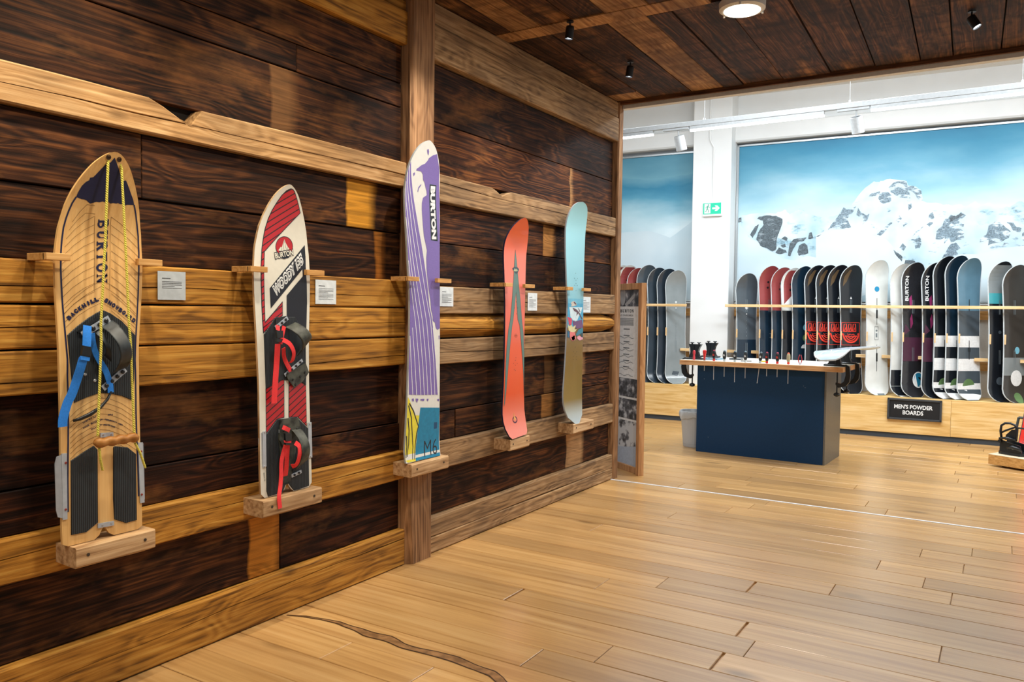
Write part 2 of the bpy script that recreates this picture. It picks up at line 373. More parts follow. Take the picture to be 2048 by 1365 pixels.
figure('heartwood_figure', fq, fw, plain('smoky_heartwood', (142, 104, 66), .35, noise_amt=.35, scale=25), .0012)
for sgn in (-1, 1):
    figure('heartwood_line', [p+Vector((0, sgn*w_/2, 0)) for p, w_ in zip(fq, fw)], [.004+.004*abs(math.sin(i*1.7)) for i in range(len(fq))], plain('dark_heartwood_line', (66, 44, 26), .4), .0016)

# ------------------------------------------------------------------ timber wall
wall = struct(bx('wall_left', (-.16, -1.5, 0), (-.075, 6.38, 3.24), M_black_gap))
PX = -.04
def wplank(y0, y1, z0, z1, mat=None, dx=0):
    f = PX+random.uniform(-.004, .004)+dx
    bx('plank', (-.075, y0+.0015, z0+.003), (f, y1-.0015, z1-.003), mat or M_dark, wall, ch=.003)
def beam(y0, y1, z0, z1, mat, xf=0.0, crack=None, notch=None, amp=.006, rnd=.006, seed=0, name='beam', endround=False, crack_drift=0.0):
    n = max(8, int((y1-y0)/.06)); vs = []; fs = []
    P = None
    for i in range(n+1):
        yy = y0+(y1-y0)*i/n
        def nz(k, s=1.3): return noise.noise(Vector((yy*s+seed*7.3, k*3.1, seed*1.7)))
        zt = z1+nz(1)*amp; zb = z0+nz(2)*amp; xx = xf+nz(3)*.004
        if notch:
            nc, nw, nd = notch
            t = (yy-(nc-nw))/nw
            if 0 < t <= 1.02: zt -= nd*min(1, t)
            elif 1.02 < t < 1.25: zt -= nd*.25
        r = rnd
        zc = (crack if crack is not None else .5)
        zc = z0+(z1-z0)*(zc+crack_drift*(i/n-.5))+nz(4, .9)*(z1-z0)*.10+nz(5, 4)*(z1-z0)*.03
        g = .0022+.002*nz(6, 2) if crack is not None else 0.0004
        dpt = .014 if crack is not None else 0
        prof = [(-.076, zb), (xx-r, zb), (xx, zb+r), (xx, zc-g), (xx-dpt, zc), (xx, zc+g), (xx, zt-r), (xx-r, zt), (-.076, zt)]
        if endround and n-i < 3: prof = [(a, (b-(zb+zt)/2)*(1-.28*(3-(n-i))/3)+(zb+zt)/2) for a, b in prof]
        m = len(prof)
        vs += [(a, yy, b) for a, b in prof]
        if i:
            for j in range(m-1): fs.append(((i-1)*m+j, i*m+j, i*m+j+1, (i-1)*m+j+1))
    m = 9
    fs.append(tuple(range(m))); fs.append(tuple(reversed([n*m+j for j in range(m)])))
    b_ = MB(); b_.v = [Vector(v) for v in vs]; b_.f = fs
    return b_.build(name, mat, wall)
YA, YB = -.6, 3.49          # left bay
# left bay: beams
beam(YA, YB, 3.095, 3.222, M_beam_gold, -.01, seed=1)
beam(YA, YB, 2.905, 3.09, M_beam_gold, .0, seed=2)
beam(YA, YB-.0, 2.122, 2.262, M_beam_tan, .0, crack=.45, notch=(2.11, .17, .075), seed=3, amp=.005)
beam(YA, YB, 1.457, 1.606, M_beam_gold, .0, crack=.38, seed=4)
beam(YA, YB, 1.296, 1.452, M_beam_gold, .0, crack=.52, seed=5)
beam(YA, YB, 1.138, 1.290, M_beam_gold, .0, crack=.30, seed=6)
beam(YA, YB, .496, .650, M_beam_gold, .0, crack=.58, seed=7, crack_drift=.1)
beam(YA, YB, .004, .204, M_beam_gold, .0, crack=.50, seed=8, crack_drift=.5)
# left bay: planks
M_p1 = dark_planks('dark_boards_pale_patch_upper', patches=((2.56, 2.70),), warm=1.0, pc=(120, 82, 48))
M_p2 = dark_planks('dark_boards_yellow_patch', patches=((3.06, 3.255),), pc=(214, 146, 44))
M_p3 = dark_planks('dark_boards_narrow_patch', patches=((3.28, 3.34),), pc=(170, 104, 38))
M_p4 = dark_planks('dark_boards_low_patch', patches=((2.44, 2.615),), pc=(206, 134, 48))
M_p5 = dark_planks('darkest_barn_boards', light=.8, warm=.9)
M_p6 = dark_planks('brown_barn_boards', light=1.18)
wplank(YA, YB, 2.697, 2.905, M_p6)
wplank(YA, 2.72, 2.566, 2.697); wplank(2.72, YB, 2.566, 2.697)
wplank(YA, YB, 2.262, 2.566, M_p1, dx=.004)
wplank(YA, 1.915, 1.868, 2.122); wplank(1.915, YB, 1.868, 2.122, M_p2)
wplank(YA, 1.3, 1.606, 1.868); wplank(1.3, YB, 1.606, 1.868, M_p3)
wplank(YA, 1.9, .808, 1.138, M_p5); wplank(1.9, YB, .808, 1.138, M_p5)
wplank(YA, YB, .650, .808, M_p5)
wplank(YA, 2.62, .204, .496, M_p4); wplank(2.62, YB, .204, .496, M_p5)
# right bay
YC, YD = 3.70, 6.285
beam(YC, YD+.02, 3.092, 3.222, M_beam_grey, .0, notch=None, seed=11)
beam(YC, YD, 2.888, 3.088, M_beam_grey, .012, seed=12, amp=.008)
beam(YC, YD, 2.084, 2.243, M_beam_grey, .0, crack=.56, notch=(4.52, .14, .055), seed=13, crack_drift=-.2)
beam(YC, YD, 1.424, 1.588, M_beam_grey, .0, crack=.47, seed=14)
beam(YC, YD-.01, 1.278, 1.418, M_beam_gold, .004, crack=.35, seed=15, rnd=.045, endround=True)
beam(YC, YD, 1.120, 1.270, M_beam_grey, .0, crack=.42, seed=16)
beam(YC, YD, .492, .652, M_beam_grey, .0, seed=17)
beam(YC, YD, .098, .214, M_beam_grey, .0, seed=18)
beam(YC, YD, .004, .094, M_beam_grey, .002, seed=19)
M_q1 = dark_planks('brown_boards_light_seam', patches=((5.505, 5.53),), light=1.15, pc=(196, 150, 100), blotch=.4)
M_q2 = dark_planks('boards_with_patch_upper', patches=((5.11, 5.28),), light=1.1, pc=(176, 122, 66))
M_q3 = dark_planks('boards_with_patch_middle', patches=((5.15, 5.27),), pc=(120, 84, 50))
M_q4 = dark_planks('boards_with_pale_patch', patches=((5.51, 5.79),), light=1.25, pc=(214, 164, 112))
wplank(YC, YD, 2.552, 2.888)
wplank(YC, 5.515, 2.243, 2.552, M_q1); wplank(5.515, YD, 2.243, 2.552, M_q1)
wplank(YC, 5.11, 1.845, 2.084, M_p6); wplank(5.11, YD, 1.845, 2.084, M_q2)
wplank(YC, YD, 1.588, 1.845, M_p5)
wplank(YC, 5.6, .830, 1.120, M_q3); wplank(5.6, YD, .93, 1.120, M_q4); wplank(5.6, YD, .83, .93, M_p6)
wplank(YC, 4.03, .652, .830, M_p6); wplank(4.03, YD, .652, .830, M_q2)
wplank(YC, YD, .214, .492, M_q4)
# posts: main post with chamfered foot, end post
def post(y0, y1, x1, foot=False, name='post'):
    vs = []; fs = []; zs = [0, .1, .22, .4, .7, 1.0, 1.4, 1.8, 2.2, 2.6, 3.0, 3.222]
    for i, z in enumerate(zs):
        j = lambda k: noise.noise(Vector((z*1.4, k*5.1, y0)))*.004
        f = .055*max(0, 1-z/.40) if foot else 0
        prof = [(-.12, y0+j(1)), (x1-.012-f*.9, y0+j(1)+.0), (x1+j(3), y0+.012+f*.5), (x1+j(3), y1-.008), (x1-.008, y1+j(2)), (-.12, y1+j(2))]
        vs += [(a, b, z) for a, b in prof]; m = 6
        if i:
            for q in range(m): fs.append(((i-1)*m+q, i*m+q, i*m+(q+1) % m, (i-1)*m+(q+1) % m))
    fs.append(tuple(range(6))); fs.append(tuple(reversed([(len(zs)-1)*6+q for q in range(6)])))
    b_ = MB(); b_.v = [Vector(v) for v in vs]; b_.f = fs; return b_.build(name, M_post, wall)
post(3.492, 3.702, .032, True)
post(6.292, 6.385, .012)

# ------------------------------------------------------------------ timber ceiling
CZ = 3.227
ceil = struct(bx('ceiling', (-.16, -1.5, CZ+.03), (4.6, 6.33, CZ+.1), M_black_gap))
seams = [-.12, .25, .64, .90, 1.06, 1.36, 1.70, 2.00, 2.29, 2.49, 2.77, 3.05, 3.33, 3.6, 3.9, 4.2, 4.55]
TN = math.tan(math.radians(1.9))
def cplank(xa, xb, y0, y1, mat):
    g = .0045; dz = random.uniform(-.004, .004)
    P = []
    for z in (CZ+dz, CZ+.03):
        for (x, yy) in ((xa+g, y0+g), (xb-g, y0+g), (xb-g, y1-g), (xa+g, y1-g)):
            P.append((x-(yy-6.3)*TN, yy, z))
    b_ = MB(); b_.add(P, [(0, 3, 2, 1), (4, 5, 6, 7), (0, 1, 5, 4), (1, 2, 6, 5), (2, 3, 7, 6), (3, 0, 4, 7)]); b_.build('plank', mat, ceil)
for i in range(len(seams)-1):
    light = M_ceil_light if i == 2 else M_ceil
    if i == 0:
        cplank(-.12, .25, 4.52, 6.08, light); cplank(-.12, .25, 6.08, 6.305, M_ceil_light)
    else: cplank(seams[i], seams[i+1], 4.56 if i < 5 else 3.4, 6.305, light)
MB().box((-.05, 4.40, CZ-.004), (1.36, 4.555, CZ+.028)).build('plank', M_ceil_light, ceil)
xx = -.12; i = 0
random.seed(21)
while xx < 1.36:
    wd = random.choice((.16, .22, .28)); xn = min(1.42, xx+wd)
    cplank(xx, xn, 1.0, 4.40, M_ceil_light if i in (1, 4) else M_ceil); xx = xn; i += 1
for i in range(5, len(seams)-1): cplank(seams[i]+(.06 if i == 5 else 0), seams[i+1], .2, 3.4, M_ceil)
struct(bx('trim_2', (-.02, 6.306, CZ-.028), (4.6, 6.33, CZ+.10), wood('ceiling_edge_board', (60, 34, 18), (104, 66, 38), (140, 96, 60), axis='X', rough=.7, bump=.4, var=0), ch=.002))
struct(bx('trim_3', (.005, 6.36, CZ-.05), (4.6, 6.42, CZ+.25), M_plaster))
# ------------------------------------------------------------------ shop beyond the passage
TH = math.radians(2.86)
U = Vector((math.cos(TH), math.sin(TH), 0)); V = Vector((math.sin(TH), -math.cos(TH), 0)); O = Vector((0, 10.235, 0))
FM = Matrix(((U.x, V.x, 0, O.x), (U.y, V.y, 0, O.y), (0, 0, 1, 0), (0, 0, 0, 1)))       # (u, v, z) -> world
def fa(u, v, z): return FM @ Vector((u, v, z))
def far(px, py, v):
    q = onpl(px, py, O+V*v, V)-O; return (q.dot(U), q.z)
def fbox(name, a, b, mat, parent=None, ch=0): return MB().box(a, b, FM, ch).build(name, mat, parent)
SZ = 4.33
wf = struct(fbox('wall_far', (-4, -.75, 0), (6, -.60, SZ), M_wall))
struct(bx('ceiling.001', (-4, 6.45, SZ), (9, 12, SZ+.1), M_plaster))
struct(bx('wall_right', (6.5, 6.5, 0), (6.6, 12, SZ), M_wall))
struct(bx('wall_side', (-3.7, 6.5, 0), (-3.6, 12, SZ), M_wall))
struct(fbox('trim_4', (-4, -.60, 3.705), (6, -.40, 3.93), M_wall, ch=.02))       # beam over the murals
struct(fbox('trim_5', (-4, -.60, 3.93), (6, -.52, SZ), M_wall))
struct(fbox('trim_6', (-.755, -.60, .0), (-.25, -.20, SZ), M_wall, ch=.004))      # pillar

# murals ------------------------------------------------------------
def mural_mat(seed, bands):
    m, nt, b = newmat('mural_sky_print'); L = nt.links.new
    tc = N(nt, 'ShaderNodeNewGeometry'); sp = N(nt, 'ShaderNodeSeparateXYZ'); L(tc.outputs['Position'], sp.inputs[0])
    mp = N(nt, 'ShaderNodeMapping'); mp.inputs['Scale'].default_value = (.55, 1, 1.5); mp.inputs['Location'].default_value = (seed, 0, seed); mp.inputs['Rotation'].default_value = (0, .25, 0)
    L(tc.outputs['Position'], mp.inputs[0])
    nz = N(nt, 'ShaderNodeTexNoise'); nz.inputs['Scale'].default_value = 1.3; nz.inputs['Detail'].default_value = 5; nz.inputs['Roughness'].default_value = .5; L(mp.outputs[0], nz.inputs['Vector'])
    zz = math_(nt, 'ADD', sp.outputs[2], math_(nt, 'MULTIPLY', math_(nt, 'SUBTRACT', nz.outputs[0], .5), .95))
    mr = N(nt, 'ShaderNodeMapRange'); mr.inputs[1].default_value = 2.5; mr.inputs[2].default_value = 3.75; L(zz, mr.inputs[0])
    L(ramp(nt, mr.outputs[0], bands), b.inputs['Base Color']); b.inputs['Roughness'].default_value = .6
    return m
SKY1 = mural_mat(2.2, [(0, (214, 230, 236)), (.35, (160, 198, 212)), (.6, (100, 162, 188)), (.85, (56, 136, 170)), (1, (44, 122, 158))])
SKY2 = mural_mat(7.7, [(0, (214, 230, 236)), (.25, (160, 198, 212)), (.45, (84, 152, 180)), (.62, (46, 126, 160)), (.75, (104, 158, 178)), (1, (70, 134, 160))])
M_alu = plain('aluminium_profile', (176, 180, 182), .35, metal=.8, noise_amt=.02)
def snow_mat(name, base, shade, rock, lo, hi, sc):
    m, nt, b = newmat(name); L = nt.links.new
    tc = N(nt, 'ShaderNodeTexCoord'); mp = N(nt, 'ShaderNodeMapping'); mp.inputs['Rotation'].default_value = (0, .7, 0); mp.inputs['Scale'].default_value = (1.0, 1, 2.2); L(tc.outputs['Object'], mp.inputs[0])
    n1 = N(nt, 'ShaderNodeTexNoise'); n1.inputs['Scale'].default_value = sc; n1.inputs['Detail'].default_value = 8; n1.inputs['Roughness'].default_value = .62; L(mp.outputs[0], n1.inputs['Vector'])
    n2 = N(nt, 'ShaderNodeTexNoise'); n2.inputs['Scale'].default_value = sc*.5; n2.inputs['Detail'].default_value = 3; L(tc.outputs['Object'], n2.inputs['Vector'])
    c = ramp(nt, n2.outputs[0], [(.35, shade), (.6, base)])
    rk = ramp(nt, n1.outputs[0], [(lo, (0, 0, 0, 1)), (hi, (1, 1, 1, 1))])
    n3 = N(nt, 'ShaderNodeTexNoise'); n3.inputs['Scale'].default_value = sc*7; n3.inputs['Detail'].default_value = 4; L(tc.outputs['Object'], n3.inputs['Vector'])
    rc = ramp(nt, n3.outputs[0], [(.3, tuple(int(v*.7) for v in rock)), (.7, tuple(min(255, int(v*1.15)) for v in rock))])
    L(mixc(nt, rk, c, rc), b.inputs['Base Color']); b.inputs['Roughness'].default_value = .6
    return m
SN_FAR = snow_mat('mural_far_range', (206, 224, 232), (162, 194, 208), (136, 172, 188), .54, .66, 5)
SN_MID = snow_mat('mural_snow_face', (206, 222, 230), (168, 196, 209), (132, 160, 176), .63, .70, 5)
SN_PLAIN = snow_mat('mural_snow_field', (210, 225, 232), (176, 202, 214), (170, 196, 208), .72, .9, 1.6)
SN_ROCK = snow_mat('mural_rock', (206, 220, 228), (180, 200, 210), (118, 138, 150), .42, .50, 9)
SN_DARK = snow_mat('mural_dark_rock', (150, 162, 168), (120, 134, 142), (84, 96, 104), .34, .44, 9)
MV = -.50
def mural_poly(polys, mat, off, parent, name='print'):
    """polys in photograph pixels lying on the mural's plane"""
    bm = bmesh.new()
    for p in polys:
        vs = [bm.verts.new((*far(x, y, MV), 0)) for x, y in p]
        bm.faces.new(vs)
    bm.normal_update(); bmesh.ops.triangulate(bm, faces=bm.faces[:], ngon_method='EAR_CLIP'); bm.normal_update()
    for f in bm.faces:
        if f.normal.z > 0: f.normal_flip()
    vs = [fa(v.co.x, MV+off, v.co.y) for v in bm.verts]; bm.verts.index_update(); fs = [[v.index for v in f.verts] for f in bm.faces]; bm.free()
    return mesh_obj(name, vs, fs, mat, parent)
def jag(pts, amp=1.6, n=4, seed=0):
    rd = random.Random(seed); out = []
    for (a, b), (c, d) in zip(pts, pts[1:]):
        out.append((a, b))
        for i in range(1, n): t = i/n; out.append((a+(c-a)*t+rd.uniform(-amp, amp)*.5, b+(d-b)*t+rd.uniform(-amp, amp)))
    out.append(pts[-1]); return out
def E5(l): return [(1470+a*.16851, 330+b*.16851) for a, b in l]
def E6(l): return [(1750+a*.16846, 330+b*.16846) for a, b in l]
mur = thing('mural', 'large wall mural of a snowy rocky peak under a blue sky on the right', 'mural', fa(1.4, MV, 2.6))
MB().box((-.215, MV-.02, 1.6), (4.3, MV, 3.655), FM).build('print_panel', SKY1, mur)
e = MB(); e.box((-.245, MV-.03, 1.6), (-.215, MV+.02, 3.675), FM); e.box((-.245, MV-.03, 3.655), (4.33, MV+.02, 3.675), FM); e.build('frame', M_alu, mur)
R_ = 2140
ridge = E5([(75, 600), (300, 570), (480, 580), (590, 530), (650, 590), (700, 560), (770, 510), (870, 590), (1060, 620), (1200, 600), (1400, 560)])+E6([(0, 500), (560, 440), (780, 460), (900, 480), (1000, 470), (1080, 495), (1185, 430), (1260, 480), (1360, 450), (1480, 510), (1600, 500), (1720, 430), (1769, 450)])
mural_poly([jag(ridge, 1.5, 4, 1)+[(R_, 400), (R_, 604), (1480, 604)]], SN_FAR, .001, mur)
peak = E5([(1060, 775), (1180, 650), (1290, 500), (1320, 520), (1370, 490), (1500, 320), (1650, 195), (1721, 205)])+E6([(60, 190), (180, 165), (370, 185), (400, 250), (480, 255), (540, 290), (570, 430), (640, 460), (780, 470), (900, 510), (1100, 590), (1250, 720), (1400, 680), (1500, 670), (1640, 680), (1769, 800)])
mural_poly([jag(peak, 1.2, 3, 2)+[(R_, 500), (R_, 604), (1650, 604), (1640, 480)]], SN_MID, .002, mur)
rocks = [E5([(1100, 770), (1160, 690), (1230, 600), (1290, 500), (1320, 530), (1440, 490), (1380, 590), (1330, 640), (1380, 740), (1290, 760)]),
         E5([(1440, 600), (1460, 510), (1500, 570), (1560, 600), (1600, 570), (1570, 660), (1510, 710), (1540, 640), (1480, 620)]),
         E5([(1560, 410), (1620, 340), (1721, 315), (1721, 345), (1640, 370)]),
         E6([(160, 270), (220, 210), (370, 185), (385, 260), (460, 250), (520, 290), (550, 310), (570, 430), (510, 410), (480, 350), (400, 300), (420, 400), (330, 390), (270, 370), (190, 330)]),
         E6([(40, 400), (60, 340), (140, 310), (200, 370), (190, 430), (110, 465), (60, 440)]),
         E6([(390, 470), (430, 455), (440, 500), (400, 545)]), E6([(250, 660), (290, 600), (320, 630), (290, 700)]), E6([(330, 700), (370, 670), (385, 700), (340, 740)]),
         E6([(630, 660), (645, 590), (685, 560), (705, 630), (660, 665)]), E6([(610, 710), (650, 680), (690, 690), (650, 735)]), E6([(440, 850), (500, 780), (580, 730), (520, 790)]),
         E6([(380, 915), (440, 880), (520, 840), (545, 880), (550, 930), (530, 990), (480, 1000), (470, 930)]), E6([(290, 985), (330, 930), (370, 970), (340, 1020)]),
         E6([(720, 880), (730, 790), (800, 720), (830, 640), (870, 640), (900, 590), (960, 620), (1020, 560), (1080, 600), (1060, 620), (980, 660), (1060, 700), (1050, 740), (990, 730), (1060, 800), (1060, 880), (1000, 890), (900, 920), (880, 860), (820, 940), (830, 860), (740, 905)]),
         E6([(900, 940), (960, 920), (1015, 990), (960, 1020), (985, 1060), (900, 1110), (860, 1110), (800, 1170), (770, 1170), (810, 1080)]),
         E6([(1340, 960), (1350, 890), (1240, 920), (1250, 880), (1320, 830), (1350, 720), (1440, 665), (1530, 720), (1610, 790), (1590, 870), (1480, 920), (1420, 930)]),
         E6([(1560, 680), (1640, 680), (1680, 740), (1740, 750), (1720, 800), (1640, 780), (1600, 710)]), E6([(1510, 980), (1530, 920), (1590, 935)]),
         E6([(1740, 880), (1750, 810), (1769, 800), (1769, 900)]), E6([(20, 830), (70, 780), (130, 730), (190, 680), (210, 690), (120, 790), (70, 840)])]
for i, p in enumerate(rocks): mural_poly([jag(p+[p[0]], 1.1, 3, i)[:-1]], SN_ROCK, .003, mur, 'rock_print')
drk = [E5([(260, 640), (290, 615), (380, 600), (490, 605), (560, 640), (565, 680), (540, 760), (510, 830), (495, 900), (490, 1000), (450, 1030), (380, 990), (300, 960), (270, 900), (250, 880), (290, 780), (340, 710), (330, 660)]),
       E5([(180, 830), (240, 730), (285, 705), (250, 800), (210, 870)]), E5([(42, 640), (75, 625), (75, 680), (42, 685)]), E5([(630, 1080), (650, 930), (700, 880), (850, 860), (820, 900), (740, 920), (690, 1000), (660, 1080)]),
       E5([(740, 1040), (760, 960), (830, 930), (860, 960), (870, 1050), (760, 1080)]), E5([(550, 880), (590, 850), (625, 870), (620, 900)]), E5([(480, 1040), (520, 980), (600, 1010), (620, 1040), (540, 1060)]),
       E5([(870, 880), (880, 810), (910, 800), (935, 870)]), E5([(960, 855), (1040, 820), (1000, 845)]), E5([(540, 960), (590, 935), (610, 970), (570, 985)]),
       E6([(890, 640), (910, 595), (960, 610), (1010, 575), (1060, 590), (1000, 620), (940, 650), (890, 690)]), E6([(220, 1010), (280, 1050), (325, 1090), (320, 1150), (280, 1110), (240, 1060)]), E6([(340, 1200), (360, 1130), (470, 1140), (490, 1180), (400, 1190), (340, 1260), (300, 1365), (270, 1365), (270, 1240)])]
for i, p in enumerate(drk): mural_poly([jag(p+[p[0]], 1.0, 3, i+40)[:-1]], SN_DARK, .004, mur, 'rock_print')
field = E5([(42, 700), (90, 740), (170, 870), (270, 910), (330, 980), (450, 1040), (560, 1110), (700, 1135), (860, 1080), (960, 1100), (960, 840), (1060, 790), (1200, 770), (1420, 775), (1560, 810), (1721, 870)])+E6([(130, 880), (230, 990), (340, 1120), (430, 1140), (420, 1190), (330, 1225), (290, 1240), (280, 1365)])
mural_poly([field+[(1700, 604), (1474, 604)]], SN_PLAIN, .0035, mur)
mural_poly([E6([(620, 1200), (800, 1180), (1000, 1060), (1250, 1060), (1500, 990), (1769, 960)])+[(R_, 470), (R_, 604), (1850, 604)]], SN_PLAIN, .0036, mur)
mur2 = thing('mural', 'narrower wall mural of cloudy blue sky over snow left of the white pillar', 'mural', fa(-1.4, MV, 2.6))
MB().box((-2.6, MV-.02, 1.6), (-.80, MV, 3.63), FM).build('print_panel', SKY2, mur2)
e = MB(); e.box((-2.6, MV-.03, 3.63), (-.78, MV+.02, 3.65), FM); e.box((-.80, MV-.03, 1.6), (-.78, MV+.02, 3.65), FM); e.build('frame', M_alu, mur2)
mural_poly([jag([(1180, 480), (1244, 466), (1300, 462), (1340, 476), (1388, 440)], 1.0, 4, 9)+[(1388, 600), (1180, 600)]], SN_PLAIN, .002, mur2)

# rack: plinth, back panel, rails ----------------------------------------------------
M_pale = plain('pale_rack_back', (226, 222, 216), .6, noise_amt=.03)
M_rail = wood('pale_rack_rail', (206, 166, 110), (232, 198, 146), (242, 214, 170), axis='X', rough=.5, bump=.05, blotch=.08, knots=.3, var=.05, ring=.05)
M_kick = plain('dark_grey_kickboard', (52, 60, 68), .6)
M_rail2 = wood('honey_back_rail', (170, 118, 60), (206, 152, 88), (220, 172, 110), axis='X', rough=.5, bump=.05, blotch=.1, knots=.3, var=.05, ring=.05)
def rack(u0, u1, label, ucross, joints):
    t = thing('board_rack', label, 'rack', fa((u0+u1)/2, -.2, 0))
    fbox('kickboard', (u0, -.50, 0), (u1, -.012, .062), M_kick, t)
    js = [u0]+joints+[u1]
    ext = .17 if u1 < 0 else 0      # the left rack's plinth runs on in front of the pillar
    if ext: js[-1] += ext; fbox('kickboard', (u1, -.19, 0), (u1+ext, -.012, .062), M_kick, t); fbox('top_panel', (u1, -.19, .462), (u1+ext, -.031, .482), M_pine, t)
    for a, b in zip(js, js[1:]): fbox('front_panel', (a+.001, -.03, .062), (b-.001, 0, .482), M_pine, t, ch=.001)
    fbox('top_panel', (u0, -.56, .462), (u1, -.031, .482), M_pine, t)
    fbox('back_panel', (u0, -.60, .482), (u1, -.565, 1.57), M_pale, t)
    fbox('back_rail', (u0, -.564, 1.40), (u1, -.52, 1.50), M_rail2, t)
    fbox('back_rail', (u0, -.564, .80), (u1, -.52, .90), M_rail2, t)
    fbox('ledge', (u0, -.60, 1.571), (u1, -.50, 1.59), M_white, t)
    fbox('front_rail', (u0, -.045, 1.522), (u1, -.005, 1.556), M_rail, t, ch=.002)
    # lower rail in lengths between the boards' slots
    us = [u0]+ucross+[u1]
    for i, (a, b) in enumerate(zip(us, us[1:])):
        a2 = a+(.03 if i else 0); b2 = b-(.022 if i < len(us)-2 else 0)
        if b2-a2 > .02: fbox('rail_length', (a2, -.22, .925), (b2, -.17, .962), M_rail, t, ch=.002)
    return t

# snowboards on the racks -------------------------------------------------------------
ULR = dict(A1=-.03, A2=.257, A3=.41, A4=.534, A5=.66, A6=.813, A7=.947, A8=1.079, A9=1.22, B1=1.508, B2=1.778, B3=1.897, B4=2.107, B5=2.225, B6=2.346, B7=2.47, C1=2.772, C2=2.914, C3=3.16,
           D1=-1.86, D2=-1.745, D3=-1.652, D4=-1.519, D5=-1.376, D6=-1.227, D7=-1.089, D8=-.969)
LEN = dict(A1=1.47, A2=1.56, A3=1.54, A4=1.53, A5=1.55, A6=1.56, A7=1.56, A8=1.56, A9=1.555, B1=1.61, B2=1.565, B3=1.575, B4=1.57, B5=1.64, B6=1.645, B7=1.615, C1=1.57, C2=1.53, C3=1.55,
           D1=1.60, D2=1.60, D3=1.60, D4=1.56, D5=1.60, D6=1.56, D7=1.545, D8=1.52)
YAW = math.radians(38); HWB = .148
rack(-.243, 4.3, 'long pine snowboard rack with slotted rails under the mountain mural', [ULR[k]+.065 for k in ('A1', 'A2', 'A3', 'A4', 'A5', 'A6', 'A7', 'A8', 'A9', 'B1', 'B2', 'B3', 'B4', 'B5', 'B6', 'B7', 'C1', 'C2', 'C3')], [2.35])
rack(-3.3, -.757, 'pine snowboard rack left of the white pillar', [ULR[k]+.065 for k in ('D1', 'D2', 'D3', 'D4', 'D5', 'D6', 'D7', 'D8')], [])

class FB:
    """free ride board in its own frame: width x, up z, face towards -y, nose and tail curl towards the face"""
    def __init__(s, L_, hw=HWB, hn=None, nose=.09, tail=.07, blunt=1.0):
        s.L = L_; s.hw = hw; s.nose = nose; s.tail = tail; s.bl = blunt
    def xf(s, z):
        n0 = s.L-.25; y = 0
        if z > n0: y -= s.nose*((z-n0)/.25)**2
        if z < .16: y -= s.tail*((.16-z)/.16)**2
        return y
    def half(s, z):
        wl = s.L-.22; base = s.hw*(.885+.115*min(1, abs(z-(wl+.15)*.5)/((wl-.15)*.5))**2) if .15 < z < wl else s.hw
        if z >= wl: t = (z-wl)/.22; base = s.hw*max(.0, 1-t**2.6)**.5 if t < 1 else 0
        if z <= .15: t = (.15-z)/.15; base = s.hw*max(0, 1-.85*t**3)**.5
        return base
    def P(s, w_, z, off=0): return Vector((w_, s.xf(z)-off, z))
def board_mesh(b, zs, nc=8, th=.010, side=False, sign=-1):
    pass
def fb_build(b, t, base, edge, zs=None):
    L_ = b.L; zs = [0, .012, .03, .06, .1, .15]+[.15+(L_-.37)*i/9 for i in range(1, 10)]+[L_-.22+.22*k for k in (.2, .4, .55, .7, .8, .88, .94, .98, .998)]
    nc = 6; vs = []; fs = []; m = nc+1
    for z in zs:
        h = max(b.half(z), .004)
        for j in range(m): vs.append(b.P(h*(-1+2*j/nc), z, 0))
    for i in range(len(zs)-1):
        for j in range(nc): fs.append((i*m+j, i*m+j+1, (i+1)*m+j+1, (i+1)*m+j))
    # back face
    k = len(vs); bk = [v+Vector((0, .010, 0)) for v in vs]
    allv = vs+bk; f2 = fs+[tuple(reversed([i+k for i in f])) for f in fs]
    o = mesh_obj('deck', allv, f2, base, t, True, True)
    # edge strip all round
    loop = [i*m for i in range(len(zs))]+[(len(zs)-1)*m+j for j in range(1, m)]+[i*m+nc for i in range(len(zs)-2, -1, -1)]+[j for j in range(nc-1, 0, -1)]
    ev = []; ef = []; n = len(loop)
    for i, a in enumerate(loop):
        p = vs[a]; c = Vector((0, p.y, p.z)); out = Vector((p.x, 0, 0)).normalized()*.0035 if abs(p.x) > .02 else Vector((0, 0, 0))
        if i in (len(zs)-1,): pass
        ev += [p+out+Vector((0, -.001, 0)), p+out+Vector((0, .011, 0)), p-out*.8+Vector((0, -.0012, 0))]
    for i in range(n):
        j = (i+1) % n; ef += [(i*3, j*3, j*3+1, i*3+1), (i*3+2, j*3+2, j*3, i*3)]
    mesh_obj('edge', ev, ef, edge, t, True)
    return o
def decal2(name, P, polys, mat, off, parent, cuts=(), local=False, tris=None):
    """flat print polygons in (w, z) carried onto a bent surface by P(w, z, off)"""
    bm = bmesh.new()
    if tris:
        vv = [bm.verts.new((x, y, 0)) for x, y in tris[0]]
        for f in tris[1]:
            try: bm.faces.new([vv[i] for i in f])
            except ValueError: pass
    for p in polys:
        try: bm.faces.new([bm.verts.new((x, y, 0)) for x, y in p])
        except ValueError: pass
    bm.normal_update(); bmesh.ops.triangulate(bm, faces=bm.faces[:], ngon_method='EAR_CLIP')
    for c in cuts:
        bmesh.ops.bisect_plane(bm, geom=bm.verts[:]+bm.edges[:]+bm.faces[:], plane_co=(0, c, 0), plane_no=(0, 1, 0))
    bm.normal_update()
    for f in bm.faces:
        if f.normal.z < 0: f.normal_flip()
    bm.verts.index_update(); vs = [P(v.co.x, v.co.y, off) for v in bm.verts]; fs = [[v.index for v in f.verts] for f in bm.faces]; bm.free()
    return mesh_obj(name, vs, fs, mat, parent, local)
def circ(x, y, r, n=16, r2=None): return [(x+r*math.cos(2*math.pi*i/n), y+(r2 or r)*math.sin(2*math.pi*i/n)) for i in range(n)]
